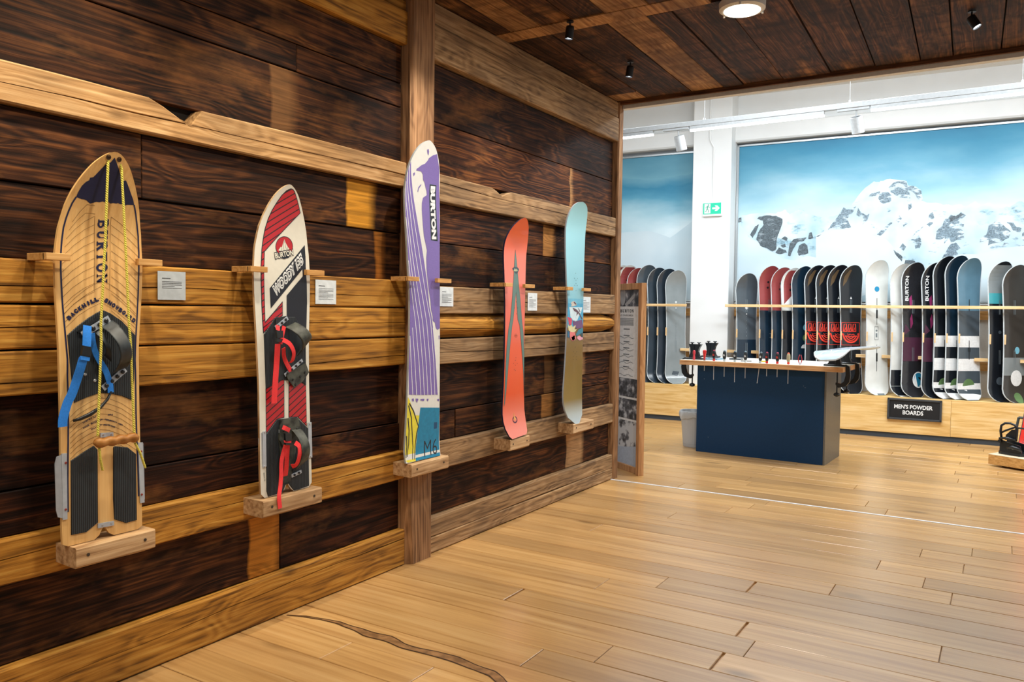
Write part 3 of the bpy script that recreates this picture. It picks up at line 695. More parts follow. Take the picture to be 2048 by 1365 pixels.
def rect(x0, y0, x1, y1): return [(x0, y0), (x1, y0), (x1, y1), (x0, y1)]
gl = lambda n, c, r=.22, **k: plain(n, c, r, noise_amt=.10, scale=4, coat=.35, **k)
K_black = gl('glossy_black_topsheet', (24, 28, 34)); K_navy = gl('dark_navy_topsheet', (22, 42, 58)); K_grey = gl('smoke_grey_topsheet', (74, 84, 92)); K_lgrey = gl('light_grey_topsheet', (132, 140, 142))
K_red = gl('brick_red_topsheet', (142, 62, 62), .3); K_white = gl('white_topsheet', (216, 218, 214), .3); K_blueg = gl('blue_grey_topsheet', (92, 128, 148)); K_teal = gl('teal_print', (70, 160, 170)); K_green = gl('moss_green_print', (96, 128, 82))
K_rprint = plain('signal_red_print', (232, 66, 50), .4); K_wprint = plain('white_print', (232, 234, 234), .4); K_bprint = plain('black_print', (18, 20, 24), .4); K_mag = plain('magenta_print', (150, 52, 104), .4); K_plum = plain('plum_print', (74, 38, 58), .4)
K_lblue = plain('pale_blue_print', (120, 184, 206), .4); K_edge = plain('white_sidewall', (206, 214, 218), .35); K_edged = plain('dark_sidewall', (60, 66, 72), .35); K_orange = plain('orange_print', (226, 90, 40), .4); K_gprint = plain('grey_print', (110, 120, 124), .4)
M_tag = plain('pale_wood_divider', (222, 186, 136), .5)
def far_board(key, label, base, edge=None, group=None, prints=()):
    L_ = LEN[key]; b = FB(L_); ul = ULR[key]; uc = ul+HWB*math.cos(YAW)*.93
    t = thing('snowboard', label, 'snowboard', fa(uc-.055, -.14, .4835), group=group)
    wd = (U*math.cos(YAW)-V*math.sin(YAW)).normalized()          # left edge nearer the shopper
    up = (U*.085-V*.155+Vector((0, 0, L_))).normalized()
    nn = up.cross(wd).normalized(); up2 = wd.cross(nn)
    R3 = Matrix((wd, nn, up)).transposed(); t.rotation_euler = R3.to_euler()
    fb_build(b, t, base, edge or K_edge)
    cz = [L_-.25+.04*i for i in range(7)]+[.04, .08, .12]
    for i, (nm, polys, mat) in enumerate(prints):
        if len(polys) <= 4 and nm != 'lettering':
            for p in polys: decal2(nm, b.P, [p], mat, .0014+.0005*i, t, cz, True)
        else: decal2(nm, b.P, polys, mat, .0014+.0005*i, t, cz, True)['kind'] = 'stuff'
    return t, b
def slot_lines(L_, dark=False):   # insert tracks
    return ('insert_track', [rect(-.012, z0, -.006, z0+.16) for z0 in (.42, .98)]+[rect(.006, z0, .012, z0+.16) for z0 in (.42, .98)])
def stx(L_, m): n, p = slot_lines(L_); return (n, p, m)
def clipw(b, z0, z1, f=.985, n=6):
    """full-width band polygon between two heights"""
    zs = [z0+(z1-z0)*i/n for i in range(n+1)]
    return [(-b.half(z)*f, z) for z in zs]+[(b.half(z)*f, z) for z in reversed(zs)]
def vtext(s, w0, w1, z0, z1, up=True, bold=.02):
    v, f = textmesh(s, bold)
    if up: vv = [(w1-(w1-w0)*y, z0+(z1-z0)*x) for x, y in v]
    else: vv = [(w0+(w1-w0)*y, z1-(z1-z0)*x) for x, y in v]
    return [[vv[i] for i in q] for q in f]
def reds(L_, w=.0):
    return [('dot', [circ(-.02, L_-.18, .014), circ(.04, L_-.175, .014), circ(-.025, L_-.245, .014)], K_bprint)]
A = lambda k: FB(LEN[k])
far_board('A1', 'smoke grey snowboard standing alone at the left end of the right rack', K_grey, prints=[('lower_print', [clipw(A('A1'), .02, .62)], K_navy), ('dot', [circ(0, 1.03, .02), circ(0, .95, .008)], K_wprint), stx(1, K_gprint), ('mark', [rect(-.004, .66+.05*i, .004, .675+.05*i) for i in range(6)], K_gprint)])
for k, lab, dot in (('A2', 'brick red topped snowboard with white dot, first of three red ones on right rack', K_wprint), ('A3', 'brick red topped snowboard with orange dot, middle of three red ones on right rack', K_orange), ('A4', 'white rimmed red topped snowboard beside the black ones on the right rack', K_lblue)):
    b = A(k); pr = []
    if k == 'A4':
        pr.append(('red_print', [[(x*.8, min(z, b.L-.03)) for x, z in clipw(b, 1.08, b.L-.02, n=14)]], K_red)); pr.append(('white_wedge', [[(-.11, 1.08), (.12, 1.08), (.12, 1.32)]], K_wprint))
    pr += [('lower_print', [clipw(b, .01, 1.0)], K_navy if k != 'A4' else K_black), ('dot', [circ(-.02, b.L-.2, .014), circ(.045, b.L-.195, .014), circ(-.025, b.L-.27, .014)], K_bprint), ('dot', [circ(.04, b.L-.27, .018)], dot), stx(1, K_gprint)]
    if k != 'A4': pr.append(('mark', [rect(.0, .70, .07, .706), rect(.0, .655, .06, .661)], K_gprint if k == 'A2' else K_red))
    far_board(k, lab, K_white if k == 'A4' else K_red, prints=pr)
far_board('A5', 'dark blue snowboard with blue and green dots on the right rack', K_navy, prints=[('blue_dot', [circ(.05, .79, .045)], K_lblue), ('green_dot', [circ(.045, .66, .045)], K_green), ('half_dot', [[p for p in circ(.03, .53, .05, 24) if p[1] >= .529]], K_wprint), ('stem', [rect(.05, 1.0, .057, 1.2), rect(.04, .3, .048, .42)], K_gprint)])
sq = lambda a, b_, c, d, t: [rect(a, b_, c, b_+t), rect(a, d-t, c, d), rect(a, b_, a+t, d), rect(c-t, b_, c, d)]
gt = sq(-.125, .585, .115, .865, .006)
for i, x in enumerate((-.09, -.03, .03)):
    gt += stroke2([(x-.01, .75), (x, .84), (x+.03, .845), (x+.035, .75)], .012)+stroke2([(x+.005, .75), (x+.02, .80)], .010)+stroke2([(x-.01, .752), (x+.035, .752)], .010)
gt += stroke2(arc2(0, .72, .10, .10, 180, 360, 14), .02)+stroke2(arc2(0, .72, .07, .075, 190, 350, 10), .012)+stroke2(arc2(0, .72, .045, .05, 195, 345, 8), .012)+[rect(-.08, .69, .08, .698)]+stroke2([(-.05, .725), (-.03, .71), (-.01, .722), (.01, .71), (.03, .722), (.05, .71)], .006)+[circ(-.108, .72, .014, 8), circ(.098, .72, .014, 8)]
for i, k in enumerate(('A6', 'A7', 'A8', 'A9')):
    far_board(k, ('black snowboard with square red face print, first of four from the left', 'black snowboard with square red face print, second of four from the left', 'black snowboard with square red face print, third of four from the left', 'fully visible black snowboard with square red face print, beside the white ones')[i], K_black, group='black snowboards with a red face print',
              prints=[('red_face_print', gt, K_rprint), ('triangle', [[(-.012, 1.15), (.012, 1.15), (0, 1.18)]], K_wprint), stx(1, K_gprint), ('bronze_patch', [[(-.10, 1.42), (-.05, 1.50), (-.02, 1.50), (-.06, 1.36), (-.11, 1.30)]], plain('bronze_print', (92, 74, 52), .35))])  # red face, triangle, tracks and a flat bronze patch towards the nose
far_board('B1', 'plain white snowboard with a small blue disc near the tip', K_white, prints=[('disc', [circ(.0, 1.27, .032)], gl('azure_print', (40, 140, 186))), ('arrow', [rect(-.003, .84, .003, 1.16), rect(-.010, .92, .010, 1.02), rect(-.003, .28, .003, .60), rect(-.010, .40, .010, .50)], K_bprint), ('badge', sq(-.03, .66, .02, .82, .004)+[circ(-.005, .77, .012), rect(-.015, .69, .005, .74)], K_gprint), ('tail_notch_mark', [rect(-.03, .0, .06, .02)], K_gprint)])
far_board('B2', 'white snowboard with black tail and green disc half hidden behind another', K_white, prints=[('tail_print', [clipw(A('B2'), .01, .31)], K_black), ('green_disc', [circ(.01, .19, .055, r2=.075)], K_green), ('arrow', [rect(.04, .8, .046, 1.02), rect(.0, .42, .006, .56)], K_bprint)])
for k, lab in (('B3', 'dark snowboard with white vertical lettering, left of the two lettered ones'), ('B4', 'black snowboard with white vertical lettering, right of the two lettered ones')):
    far_board(k, lab, K_black if k == 'B4' else gl('charcoal_topsheet', (38, 38, 42)), prints=[('plum_patch', [clipw(A(k), .42, .70), [(-.12, .72), (-.04, .78), (-.10, .86)]], K_plum), ('magenta_patch', [[(-.04, 1.02), (-.01, 1.10), (-.02, 1.2), (-.05, 1.16)], [(-.03, .80), (.0, .86), (-.015, .98), (-.04, .92)]], K_mag), ('blue_ring', [circ(.07, .20, .075, 20, .095)], K_wprint), ('blue_disc', [circ(.07, .20, .062, 20, .082)], gl('ocean_print', (34, 120, 156))), ('disc_core', [circ(.08, .18, .04, 16, .05)], K_bprint), stx(1, K_gprint), ('lettering', vtext('BURTON', -.105, -.06, 1.13, 1.42), K_wprint)])
for k, base, lab in (('B5', K_black, 'tall black snowboard with striped tail and green half disc, left of three'), ('B6', K_navy, 'tallest deep blue snowboard with striped tail and green half disc, middle of three'), ('B7', K_blueg, 'grey blue snowboard with striped tail and green half disc, right of three')):
    b = A(k); pr = []
    if k == 'B7': pr.append(('lower_print', [clipw(b, .5, 1.02)], K_grey))
    pr += [('white_band', [clipw(b, .60, .73), clipw(b, .28, .47), clipw(b, .005, .19)], K_wprint), ('black_band', [clipw(b, .47, .60), clipw(b, .19, .33), clipw(b, .06, .12)], K_black if k != 'B7' else K_grey), ('half_disc', [[p for p in circ(-.005, .155, .075, 28, .085) if p[1] >= .153]], K_green), ('track', [rect(-.004, .46, .004, .68), rect(-.004, 1.02, .004, 1.15), rect(-.016, .55, -.008, .6), rect(.008, .55, .016, .6)], K_bprint)]
    far_board(k, lab, base, prints=pr)
far_board('C1', 'dark snowboard with grey tip and teal middle near the right edge', K_black, prints=[('tip_print', [clipw(A('C1'), 1.22, 1.53, n=16)], K_lgrey), ('teal_band', [clipw(A('C1'), 1.10, 1.22)], K_teal), ('ring', [circ(0, .78, .02), circ(.0, .23, .045)], K_grey), stx(1, K_gprint)])
far_board('C2', 'dark brown and grey snowboard with white oval on its tail at the right edge', gl('umber_topsheet', (58, 54, 50)), prints=[('grey_band', [clipw(A('C2'), .30, .50)], K_lgrey), ('oval', [circ(.02, .27, .07, 20, .09)], K_wprint), ('green_half', [circ(.02, .05, .05, 16, .06)], K_green), ('drop', [circ(.03, .58, .03, 14, .04)], K_lblue), stx(1, K_gprint)])
far_board('C3', 'plain pale snowboard at the far right beyond the picture edge', K_white)
for k, lab, base in (('D1', 'dark red snowboard at the extreme left of the left rack', K_red), ('D2', 'white rimmed red snowboard, first beside the wooden passage', K_white), ('D3', 'white rimmed red snowboard, second beside the wooden passage', K_white), ('D4', 'red snowboard without white rim just left of the grey ones', K_red)):
    b = A(k); pr = []
    if base is K_white: pr.append(('red_print', [[(x*.82, z) for x, z in clipw(b, .9, b.L-.025, n=16)]], K_red))
    pr += [('dot', [circ(-.02, b.L-.2, .016), circ(.045, b.L-.195, .016), circ(-.025, b.L-.27, .016), circ(.04, b.L-.27, .016)], K_bprint), ('lower_print', [clipw(b, .01, .9)], K_navy)]
    far_board(k, lab, base, edge=K_edge, prints=pr)
for k, lab, base in (('D5', 'slate snowboard, tallest of the four grey ones left of the pillar', K_grey), ('D6', 'dark slate snowboard, second grey one left of the pillar', gl('slate_topsheet', (48, 60, 70))), ('D7', 'dark slate snowboard, third grey one left of the pillar', gl('slate_topsheet_two', (44, 54, 64))), ('D8', 'light grey snowboard standing right against the white pillar', K_lgrey)):
    far_board(k, lab, base, prints=[('dot', [circ(0, 1.10, .016), circ(0, 1.02, .008)], K_wprint), stx(1, K_gprint), ('tail_patch', [[(-.06, .12), (.02, .10), (.05, .16), (-.04, .17)]], K_grey), ('mark', [rect(-.004+.0, .6+.04*i, .004, .612+.04*i) for i in range(6)], K_gprint)])  # dots, tracks, marks and a flat grey patch on the tail
# small upright dividers that hold each board's edge
SHORT = dict(A1='lone smoke grey snowboard', A2='first red snowboard of the right rack', A3='middle red snowboard of the right rack', A4='white rimmed red snowboard of the right rack', A5='blue and green dotted snowboard', A6='first red face print snowboard', A7='second red face print snowboard', A8='third red face print snowboard', A9='fully visible red face print snowboard',
             B1='plain white snowboard', B2='half hidden white snowboard with green disc', B3='left lettered snowboard', B4='right lettered snowboard', B5='left snowboard with striped tail', B6='middle snowboard with striped tail', B7='grey blue snowboard with striped tail', C1='teal banded snowboard', C2='snowboard with white tail oval',
             D2='first white rimmed red snowboard of the left rack', D3='second white rimmed red snowboard of the left rack', D4='rimless red snowboard of the left rack', D5='first slate snowboard of the left rack', D6='second slate snowboard of the left rack', D7='third slate snowboard of the left rack', D8='light grey snowboard by the pillar')
for i, k in enumerate(sorted(SHORT)):
    u = ULR[k]-.058
    o = MB().box((u-.012, -.052, 1.13), (u+.004, -.030, 1.24), FM, .001).build('rack_divider', M_tag); tag(o, 'pale wood divider on the '+SHORT[k], 'divider', 'wood dividers on the snowboard edges')

# wall sign, exit sign, conduit ---------------------------------------------------------
sg = thing('rack_sign', 'black framed sign with white lettering on the pine plinth', 'sign', fa(1.975, .01, .345))
M_sf = plain('dark_grey_sign_frame', (58, 62, 66), .4); M_sp = plain('black_sign_panel', (18, 22, 26), .5)
fbox('panel', (1.70, .002, .232), (2.25, .018, .46), M_sp, sg)
f_ = MB()
for a, b_ in (((1.692, .002, .222), (2.258, .028, .244)), ((1.692, .002, .448), (2.258, .028, .47)), ((1.692, .002, .222), (1.714, .028, .47)), ((2.236, .002, .222), (2.258, .028, .47))): f_.box(a, b_, FM, .002)
f_.build('frame', M_sf, sg)
def ftext(s, u0, u1, z0, z1, v, mat, parent, bold=.03, name='lettering'):
    vs, fs = textmesh(s, bold); return mesh_obj(name, [fa(u0+(u1-u0)*x, v, z0+(z1-z0)*y) for x, y in vs], [tuple(f) for f in fs], mat, parent)
ftext("MEN'S POWDER", 1.765, 2.165, .352, .402, .0195, K_wprint, sg)
ftext("BOARDS", 1.855, 2.07, .285, .335, .0195, K_wprint, sg)
ex = thing('exit_sign', 'green emergency exit sign with running figure and arrow on the white pillar', 'sign', fa(-.477, -.17, 2.81))
fbox('housing', (-.605, -.198, 2.715), (-.350, -.165, 2.912), M_white, ex, ch=.003)
fbox('green_panel', (-.597, -.1645, 2.742), (-.360, -.162, 2.888), emis('exit_green', (20, 176, 140), .35), ex)
q = [rect(-.580, 2.752, -.50, 2.878)]
mesh_obj('door_symbol', [fa(a, -.1612, b) for a, b in q[0]], [(0, 1, 2, 3)], K_wprint, ex)
man = [circ(-.528, 2.862, .010, 10)]+stroke2([(-.532, 2.848), (-.545, 2.806)], .014)+stroke2([(-.532, 2.845), (-.512, 2.832), (-.503, 2.84)], .007)+stroke2([(-.534, 2.846), (-.556, 2.838), (-.562, 2.822)], .007)+stroke2([(-.545, 2.808), (-.524, 2.795), (-.530, 2.765)], .009)+stroke2([(-.545, 2.806), (-.552, 2.785), (-.572, 2.778)], .009)
vs = []; fs = []
for p in man:
    fs.append(tuple(range(len(vs), len(vs)+len(p)))); vs += [fa(a, -.1605, b) for a, b in p]
mesh_obj('running_figure', vs, fs, plain('exit_green_print', (20, 150, 118), .5), ex)
ar = [(-.475, 2.805), (-.475, 2.829), (-.425, 2.829), (-.445, 2.853), (-.412, 2.853), (-.377, 2.817), (-.412, 2.781), (-.445, 2.781), (-.425, 2.805)]
mesh_obj('arrow', [fa(a, -.1605, b) for a, b in ar], [tuple(range(9))], K_wprint, ex)
tag(MB().tube([fa(-.53, -.185, 4.3), fa(-.53, -.185, 3.72), fa(-.50, -.188, 3.66), fa(-.478, -.188, 3.62), fa(-.475, -.188, 2.914)], .009).build('conduit', M_white), 'thin white cable conduit running down the pillar to the exit sign', 'conduit')

# suspended light track -------------------------------------------------------------------
tr = thing('light_track', 'long white suspended track with glowing light tubes before the mural', 'light', (1.5, 8.3, 3.42))
M_tr = plain('white_track_metal', (178, 182, 184), .4); M_glow = emis('tube_glow', (244, 250, 255), 4)
bx('track_profile', (-1.9, 8.275, 3.425), (4.9, 8.325, 3.475), M_tr, tr, ch=.002)
for a, b_ in ((-1.9, -.49), (-.07, 1.28), (1.70, 3.05), (3.5, 4.85)):
    h = bx('tube_housing', (a, 8.28, 3.392), (b_, 8.32, 3.424), M_tr, tr); bx('tube', (a, 8.285, 3.372), (b_, 8.315, 3.391), M_glow, h)
for x in (.08, 1.51, 2.91, -1.4, 4.3):
    s_ = MB().tube([(x, 8.3, SZ), (x, 8.3, 3.49)], .0018, 6); s_.lathe([(.016, 0), (.012, .02), (.002, .03)], (x, 8.3, 3.475), n=10); s_.build('hanging_wire', M_alu, tr)
for x, lab in ((-.205, 'white cylinder spotlight on the track in front of the narrow mural'), (1.57, 'white cylinder spotlight on the track in front of the snowy peak')):
    sp_ = thing('spotlight', lab, 'spotlight', (x, 8.3, 3.42), group=None)
    bx('adapter', (x-.17, 8.283, 3.40), (x+.12, 8.317, 3.424), M_tr, sp_, ch=.001)
    MB().tube([(x, 8.3, 3.40), (x, 8.31, 3.345), (x+.002, 8.33, 3.33)], .008).build('arm', M_tr, sp_)
    ax = Vector((.10, .32, -.94)).normalized() if x > 0 else Vector((.16, .25, -.95)).normalized(); c0 = Vector((x-.005, 8.33, 3.345))
    h = MB().lathe([(.048, 0), (.055, .004), (.057, .155), (.052, .16), (.050, .14)], c0, ax, 24).build('head', M_tr, sp_, smooth=False)
    MB().lathe([(.047, 0), (.047, .002)], c0+ax*.141, ax, 20).build('lens', emis('spot_glow', (250, 252, 255), 14), h)
    MB().lathe([(.050, 0), (.050, .003), (.042, .003), (.042, 0)], c0-ax*.003, ax, 24).build('rear_ring', plain('dark_ring', (50, 54, 58), .5), h)
# ------------------------------------------------------------------ exhibited snowboards on the timber wall
def interp(tab, z):
    if z <= tab[0][0]: return tab[0][1]
    for (a, b), (c, d) in zip(tab, tab[1:]):
        if z <= c: return b+(d-b)*(z-a)/(c-a)
    return tab[-1][1]
class WB:
    """board standing against the wall plane: outline half(z), centre line yc(z), face x(z)"""
    def __init__(s, z0, z1, half, yc, nose, znose, tail=0, ztail=.75, x0=.088, tilt=0.0):
        s.z0, s.z1, s.h, s.c = z0, z1, half, yc; s.nose, s.zn, s.tail, s.zt = nose, znose, tail, ztail; s.x0 = x0
    def xf(s, z):
        x = s.x0
        if z > s.zn: x += s.nose*((z-s.zn)/(s.z1-s.zn))**2
        if s.tail and z < s.zt: x += s.tail*((s.zt-z)/(s.zt-s.z0))**2
        return x
    def yc(s, z): return interp(s.c, z)
    def half(s, z): return interp(s.h, z)
    def P(s, w_, z, off=0): return Vector((s.xf(z)+off, s.yc(z)+w_, z))
    def px(s, px_, py_):
        z = 1.3
        for _ in range(14): q = onx(px_, py_, s.xf(z)); z = q.z
        return (q.y-s.yc(z), z)
    def cr(s, cr, pts):
        k, ox, oy = cr; lim = {(60, 680): 115, (460, 680): 76, (760, 600): 74, (970, 620): 93}.get((ox, oy), -1e9)
        return [s.px(ox+a*k, oy+b*k) for a, b in pts if b >= lim]
    def cuts(s): return [s.zn+.03*i for i in range(0, 30) if s.zn+.03*i < s.z1]+([s.zt-.025*i for i in range(12) if s.zt-.025*i > s.z0] if s.tail else [])
def wb_mesh(b, t, top, side, base, bottom=None, th=.011, nc=16, zs=None):
    """bottom(c): lower end of the board as a function of the across position -1..1"""
    bottom = bottom or (lambda c: b.z0); nz = 44; m = nc+1; vs = []; fs = []
    T = [i/nz for i in range(nz+1)]; T = [1-(1-t_)**1.5 if t_ > .0 else 0 for t_ in T]
    for t_ in T:
        for j in range(m):
            c = -1+2*j/nc; zb = bottom(c); z = zb+(b.z1-.0005-zb)*t_; vs.append(b.P(c*max(b.half(z), .003), z))
    for i in range(nz):
        for j in range(nc): fs.append((i*m+j, i*m+j+1, (i+1)*m+j+1, (i+1)*m+j))
    o = mesh_obj('deck', vs, fs, top, t, smooth=True)
    bk = [v-Vector((th, 0, 0)) for v in vs]
    mesh_obj('base_sheet', bk, [tuple(reversed(f)) for f in fs], base, t, smooth=True)
    loop = [i*m for i in range(nz+1)]+[nz*m+j for j in range(1, m)]+[i*m+nc for i in range(nz-1, -1, -1)]+[j for j in range(nc-1, 0, -1)]
    ev = []; ef = []; n = len(loop)
    for a in loop: ev += [vs[a]+Vector((.0002, 0, 0)), bk[a]-Vector((.0002, 0, 0))]
    for i in range(n): j = (i+1) % n; ef.append((2*i, 2*i+1, 2*j+1, 2*j))
    mesh_obj('sidewall', ev, ef, side, t, smooth=False)
    return o
def dec(b, name, polys, mat, off, t): return decal2(name, b.P, polys, mat, off, t, b.cuts())
def dtext(b, name, s, q, mat, off, t, bold=.02, shear=0):
    """text on the board, q = three board points: start of baseline, end of baseline, top of the first letter"""
    v, f = textmesh(s, bold, shear); o, e, u = [Vector(x) for x in q]
    vv = [tuple(o+(e-o)*x+(u-o)*y) for x, y in v]
    return decal2(name, b.P, [], mat, off, t, b.cuts(), tris=(vv, f))
def inset(p, d):
    n = len(p); a = sum(p[i][0]*p[(i+1) % n][1]-p[(i+1) % n][0]*p[i][1] for i in range(n)); s_ = 1 if a > 0 else -1; out = []
    for i in range(n):
        (x0, y0), (x1, y1), (x2, y2) = p[i-1], p[i], p[(i+1) % n]
        l1 = math.hypot(x1-x0, y1-y0) or 1; l2 = math.hypot(x2-x1, y2-y1) or 1
        n1 = (-(y1-y0)/l1*s_, (x1-x0)/l1*s_); n2 = (-(y2-y1)/l2*s_, (x2-x1)/l2*s_)
        bx_, by_ = n1[0]+n2[0], n1[1]+n2[1]; q = 1+n1[0]*n2[0]+n1[1]*n2[1]; q = max(q, .35)
        out.append((x1+bx_/q*d, y1+by_/q*d))
    return out
def pxstroke(b, cr, pts, w_): return stroke2(b.cr(cr, pts), w_)
M_maple = wood('varnished_maple_board', (218, 168, 102), (230, 184, 118), (236, 194, 130), axis='Z', rough=.42, bump=.03, blotch=.08, blotch_col=(206, 156, 96), knots=0, var=0, ring=.0, coat=.2)
M_line = plain('fine_brown_line', (120, 82, 40), .5); M_ink = plain('navy_ink', (18, 24, 66), .45); M_black = plain('black_rubber', (24, 27, 30), .55, noise_amt=.15)
M_steel = plain('brushed_aluminium', (186, 194, 204), .42, metal=.35, noise_amt=.05); M_screw = plain('steel_screw', (200, 200, 200), .3, metal=.9)
M_cream = plain('cream_lacquer', (226, 222, 208), .35, noise_amt=.02, coat=.2); M_redp = plain('crimson_print', (184, 22, 36), .4); M_inkb = plain('blue_black_print', (18, 22, 34), .45)
M_plyside = wood('ply_side', (150, 110, 72), (206, 170, 126), (222, 190, 148), axis='Z', rough=.6, bump=.05, knots=0, blotch=.05, var=0)
def ribbed(name, c0, c1, pitch):
    m, nt, b = newmat(name); L = nt.links.new
    g = N(nt, 'ShaderNodeNewGeometry'); sp = N(nt, 'ShaderNodeSeparateXYZ'); L(g.outputs['Position'], sp.inputs[0])
    s_ = math_(nt, 'SINE', math_(nt, 'MULTIPLY', sp.outputs[1], 2*math.pi/pitch)); s2 = math_(nt, 'ADD', math_(nt, 'MULTIPLY', s_, .5), .5)
    L(ramp(nt, s2, [(.3, c0), (.75, c1)]), b.inputs['Base Color']); b.inputs['Roughness'].default_value = .6
    bp = N(nt, 'ShaderNodeBump'); bp.inputs['Distance'].default_value = .0015; bp.inputs['Strength'].default_value = .8; L(s2, bp.inputs['Height']); L(bp.outputs[0], b.inputs['Normal'])
    return m
M_rib = ribbed('ribbed_black_rubber_mat', (14, 17, 20), (44, 52, 58), .0072)
def striped(name, pitch, k, off=0):
    m, nt, b = newmat(name); L = nt.links.new
    g = N(nt, 'ShaderNodeNewGeometry'); sp = N(nt, 'ShaderNodeSeparateXYZ'); L(g.outputs['Position'], sp.inputs[0])
    a = math_(nt, 'SUBTRACT', sp.outputs[2], math_(nt, 'MULTIPLY', sp.outputs[1], k)); a = math_(nt, 'FRACT', math_(nt, 'MULTIPLY', math_(nt, 'ADD', a, off), 1/pitch))
    L(mixc(nt, math_(nt, 'GREATER_THAN', a, .80), lin((186, 20, 34)), lin((40, 10, 16))), b.inputs['Base Color']); b.inputs['Roughness'].default_value = .4; b.inputs['Coat Weight'].default_value = .2
    return m
c1 = (.3222, 60, 280); c2 = (.3517, 60, 680); c3 = (.2564, 460, 350); c4 = (.2711, 460, 680); c5 = (.2564, 760, 270); c6 = (.2782, 760, 600); c7 = (.1832, 970, 390); c8 = (.2199, 970, 620); k5 = (.2198, 0, 500)

def support(label, ya, yb, pl, pr, name_b):
    """sawn block the board stands on, with two pegs holding its waist"""
    t = thing('shelf_block', 'sawn timber block on the wall carrying the '+label, 'shelf', (0, (ya+yb)/2, .535))
    b_ = MB(); n = 10; vs = []; fs = []
    for i in range(n+1):
        y = ya+(yb-ya)*i/n; j = lambda k: noise.noise(Vector((y*9, k*4.1, ya)))*.0022
        prof = [(.001, .532+j(1)), (.124+j(2), .528+j(3)), (.130, .534+j(4)), (.130+j(5), .596), (.125, .602+j(6)), (.001, .602+j(7))]
        vs += [(a, y, c) for a, c in prof]; m = 6
        if i:
            for q in range(m): fs.append(((i-1)*m+q, i*m+q, i*m+(q+1) % m, (i-1)*m+(q+1) % m))
    fs.append(tuple(range(6))); fs.append(tuple(reversed([n*6+q for q in range(6)])))
    b_.add(vs, fs); o = b_.build('block', M_block, t)
    for fy in (.14, .86): MB().lathe([(.006, 0), (.006, .0012)], (.1305, ya+(yb-ya)*fy, .57), (1, 0, 0), 10).build('screw', plain('dark_screw', (70, 60, 50), .5, metal=.4), o)
    for side, (a, c), w0, w1 in (('left', pl, .0, 1), ('right', pr, 0, 1)):
        h = .5 if side == 'left' else .5
        q = MB()
        arm = (a, a+.030) if side == 'left' else (c-.030, c)
        q.box((.001, arm[0], 1.600), (.108, arm[1], 1.624), ch=.001); q.box((.1015, a, 1.600), (.124, c, 1.624), ch=.0012)
        bm_ = q
        tag(bm_.build('wall_peg', M_peg), f'hooked wooden peg at the {side} edge of the '+label, 'peg')
support('maple board with the yellow rope', 1.548, 1.852, (1.46, 1.542), (1.795, 1.893), 1)
support('cream and red board with bindings', 2.372, 2.722, (2.31, 2.402), (2.632, 2.742), 2)
support('white and purple board', 3.392, 3.732, (3.36, 3.455), (3.622, 3.752), 3)
support('orange board with green stripes', 4.41, 4.655, (4.34, 4.425), (4.585, 4.712), 4)
support('pale blue board with reef picture', 5.30, 5.645, (5.19, 5.275), (5.455, 5.572), 5)

def card(cy0, cy1, cz0, cz1, lab, grey=False):
    t = thing('info_card', lab, 'card', (0, (cy0+cy1)/2, cz1))
    bx('paper', (.004, cy0, cz0), (.0055, cy1, cz1), plain('grey_card', (176, 184, 190), .6) if grey else plain('white_card', (216, 224, 228), .6), t)
    m = plain('card_ink', (60, 62, 66), .7); w_ = cy1-cy0; h = cz1-cz0
    vs = []; fs = []
    def q(a, b, c, d): fs.append((len(vs), len(vs)+1, len(vs)+2, len(vs)+3)); vs.extend([(.0060, a, b), (.0060, c, b), (.0060, c, d), (.0060, a, d)])
    q(cy0+w_*.15, cz1-h*.26, cy0+w_*.45, cz1-h*.235)
    o = mesh_obj('heading', vs, fs, m, t); o['kind'] = 'stuff'; vs = []; fs = []
    for i in range(5 if grey else 9): q(cy0+w_*.15, cz1-h*(.36+.055*i)-.0008, cy0+w_*(.86 if i % 4 < 3 else .6), cz1-h*(.36+.055*i)+.0008)
    o = mesh_obj('text_lines', vs, fs, m, t); o['kind'] = 'stuff'
card(1.953, 2.079, 1.474, 1.588, 'grey paper info card right of the maple board', True)
card(2.80, 2.94, 1.468, 1.586, 'white info card right of the cream and red board')
card(3.80, 3.935, 1.467, 1.582, 'white info card beside the purple board')
card(4.82, 4.95, 1.447, 1.571, 'white info card right of the orange board')
card(5.66, 5.81, 1.436, 1.561, 'white info card right of the pale blue board')

# ---- board 1: varnished maple with rope
h1 = [(.60, .150), (.65, .1515), (.85, .150), (1.1, .148), (1.3, .149), (1.5, .161), (1.61, .1635), (1.71, .154), (1.80, .136), (1.845, .121), (1.89, .1), (1.93, .076), (1.955, .056), (1.973, .036), (1.984, .018), (1.988, .004)]
B1 = WB(.604, 1.988, h1, [(.6, 1.675), (.85, 1.671), (1.3, 1.667), (1.6, 1.670), (2.0, 1.673)], .095, 1.62)
t1 = thing('snowboard', 'varnished maple snowboard with navy mountain tip, rope and blue strap', 'snowboard', (.09, 1.67, .604))
def tail1(c):
    a = abs(c)
    return .604+(.045*(1-a/.20)**1.3 if a < .20 else 0)+(.010*(a-.8)/.2 if a > .9 else 0)
wb_mesh(B1, t1, M_maple, M_maple, M_maple, tail1)
cr = lambda b, c, p: b.cr(c, p)
mt = cr(B1, c1, [(285, 355), (300, 322), (322, 285), (345, 262), (368, 250), (372, 235), (392, 232), (412, 212), (440, 182), (470, 152), (480, 148), (500, 140), (525, 110), (545, 165), (558, 205), (568, 235), (577, 256), (595, 252), (602, 268), (616, 305), (630, 345), (640, 372), (646, 405), (625, 404), (600, 403), (590, 408), (575, 398), (560, 400), (545, 392), (535, 396), (515, 392), (500, 396), (485, 386), (470, 390), (450, 382), (430, 388), (410, 385), (395, 390), (372, 396), (362, 388), (350, 376), (335, 370), (318, 368), (300, 360)])
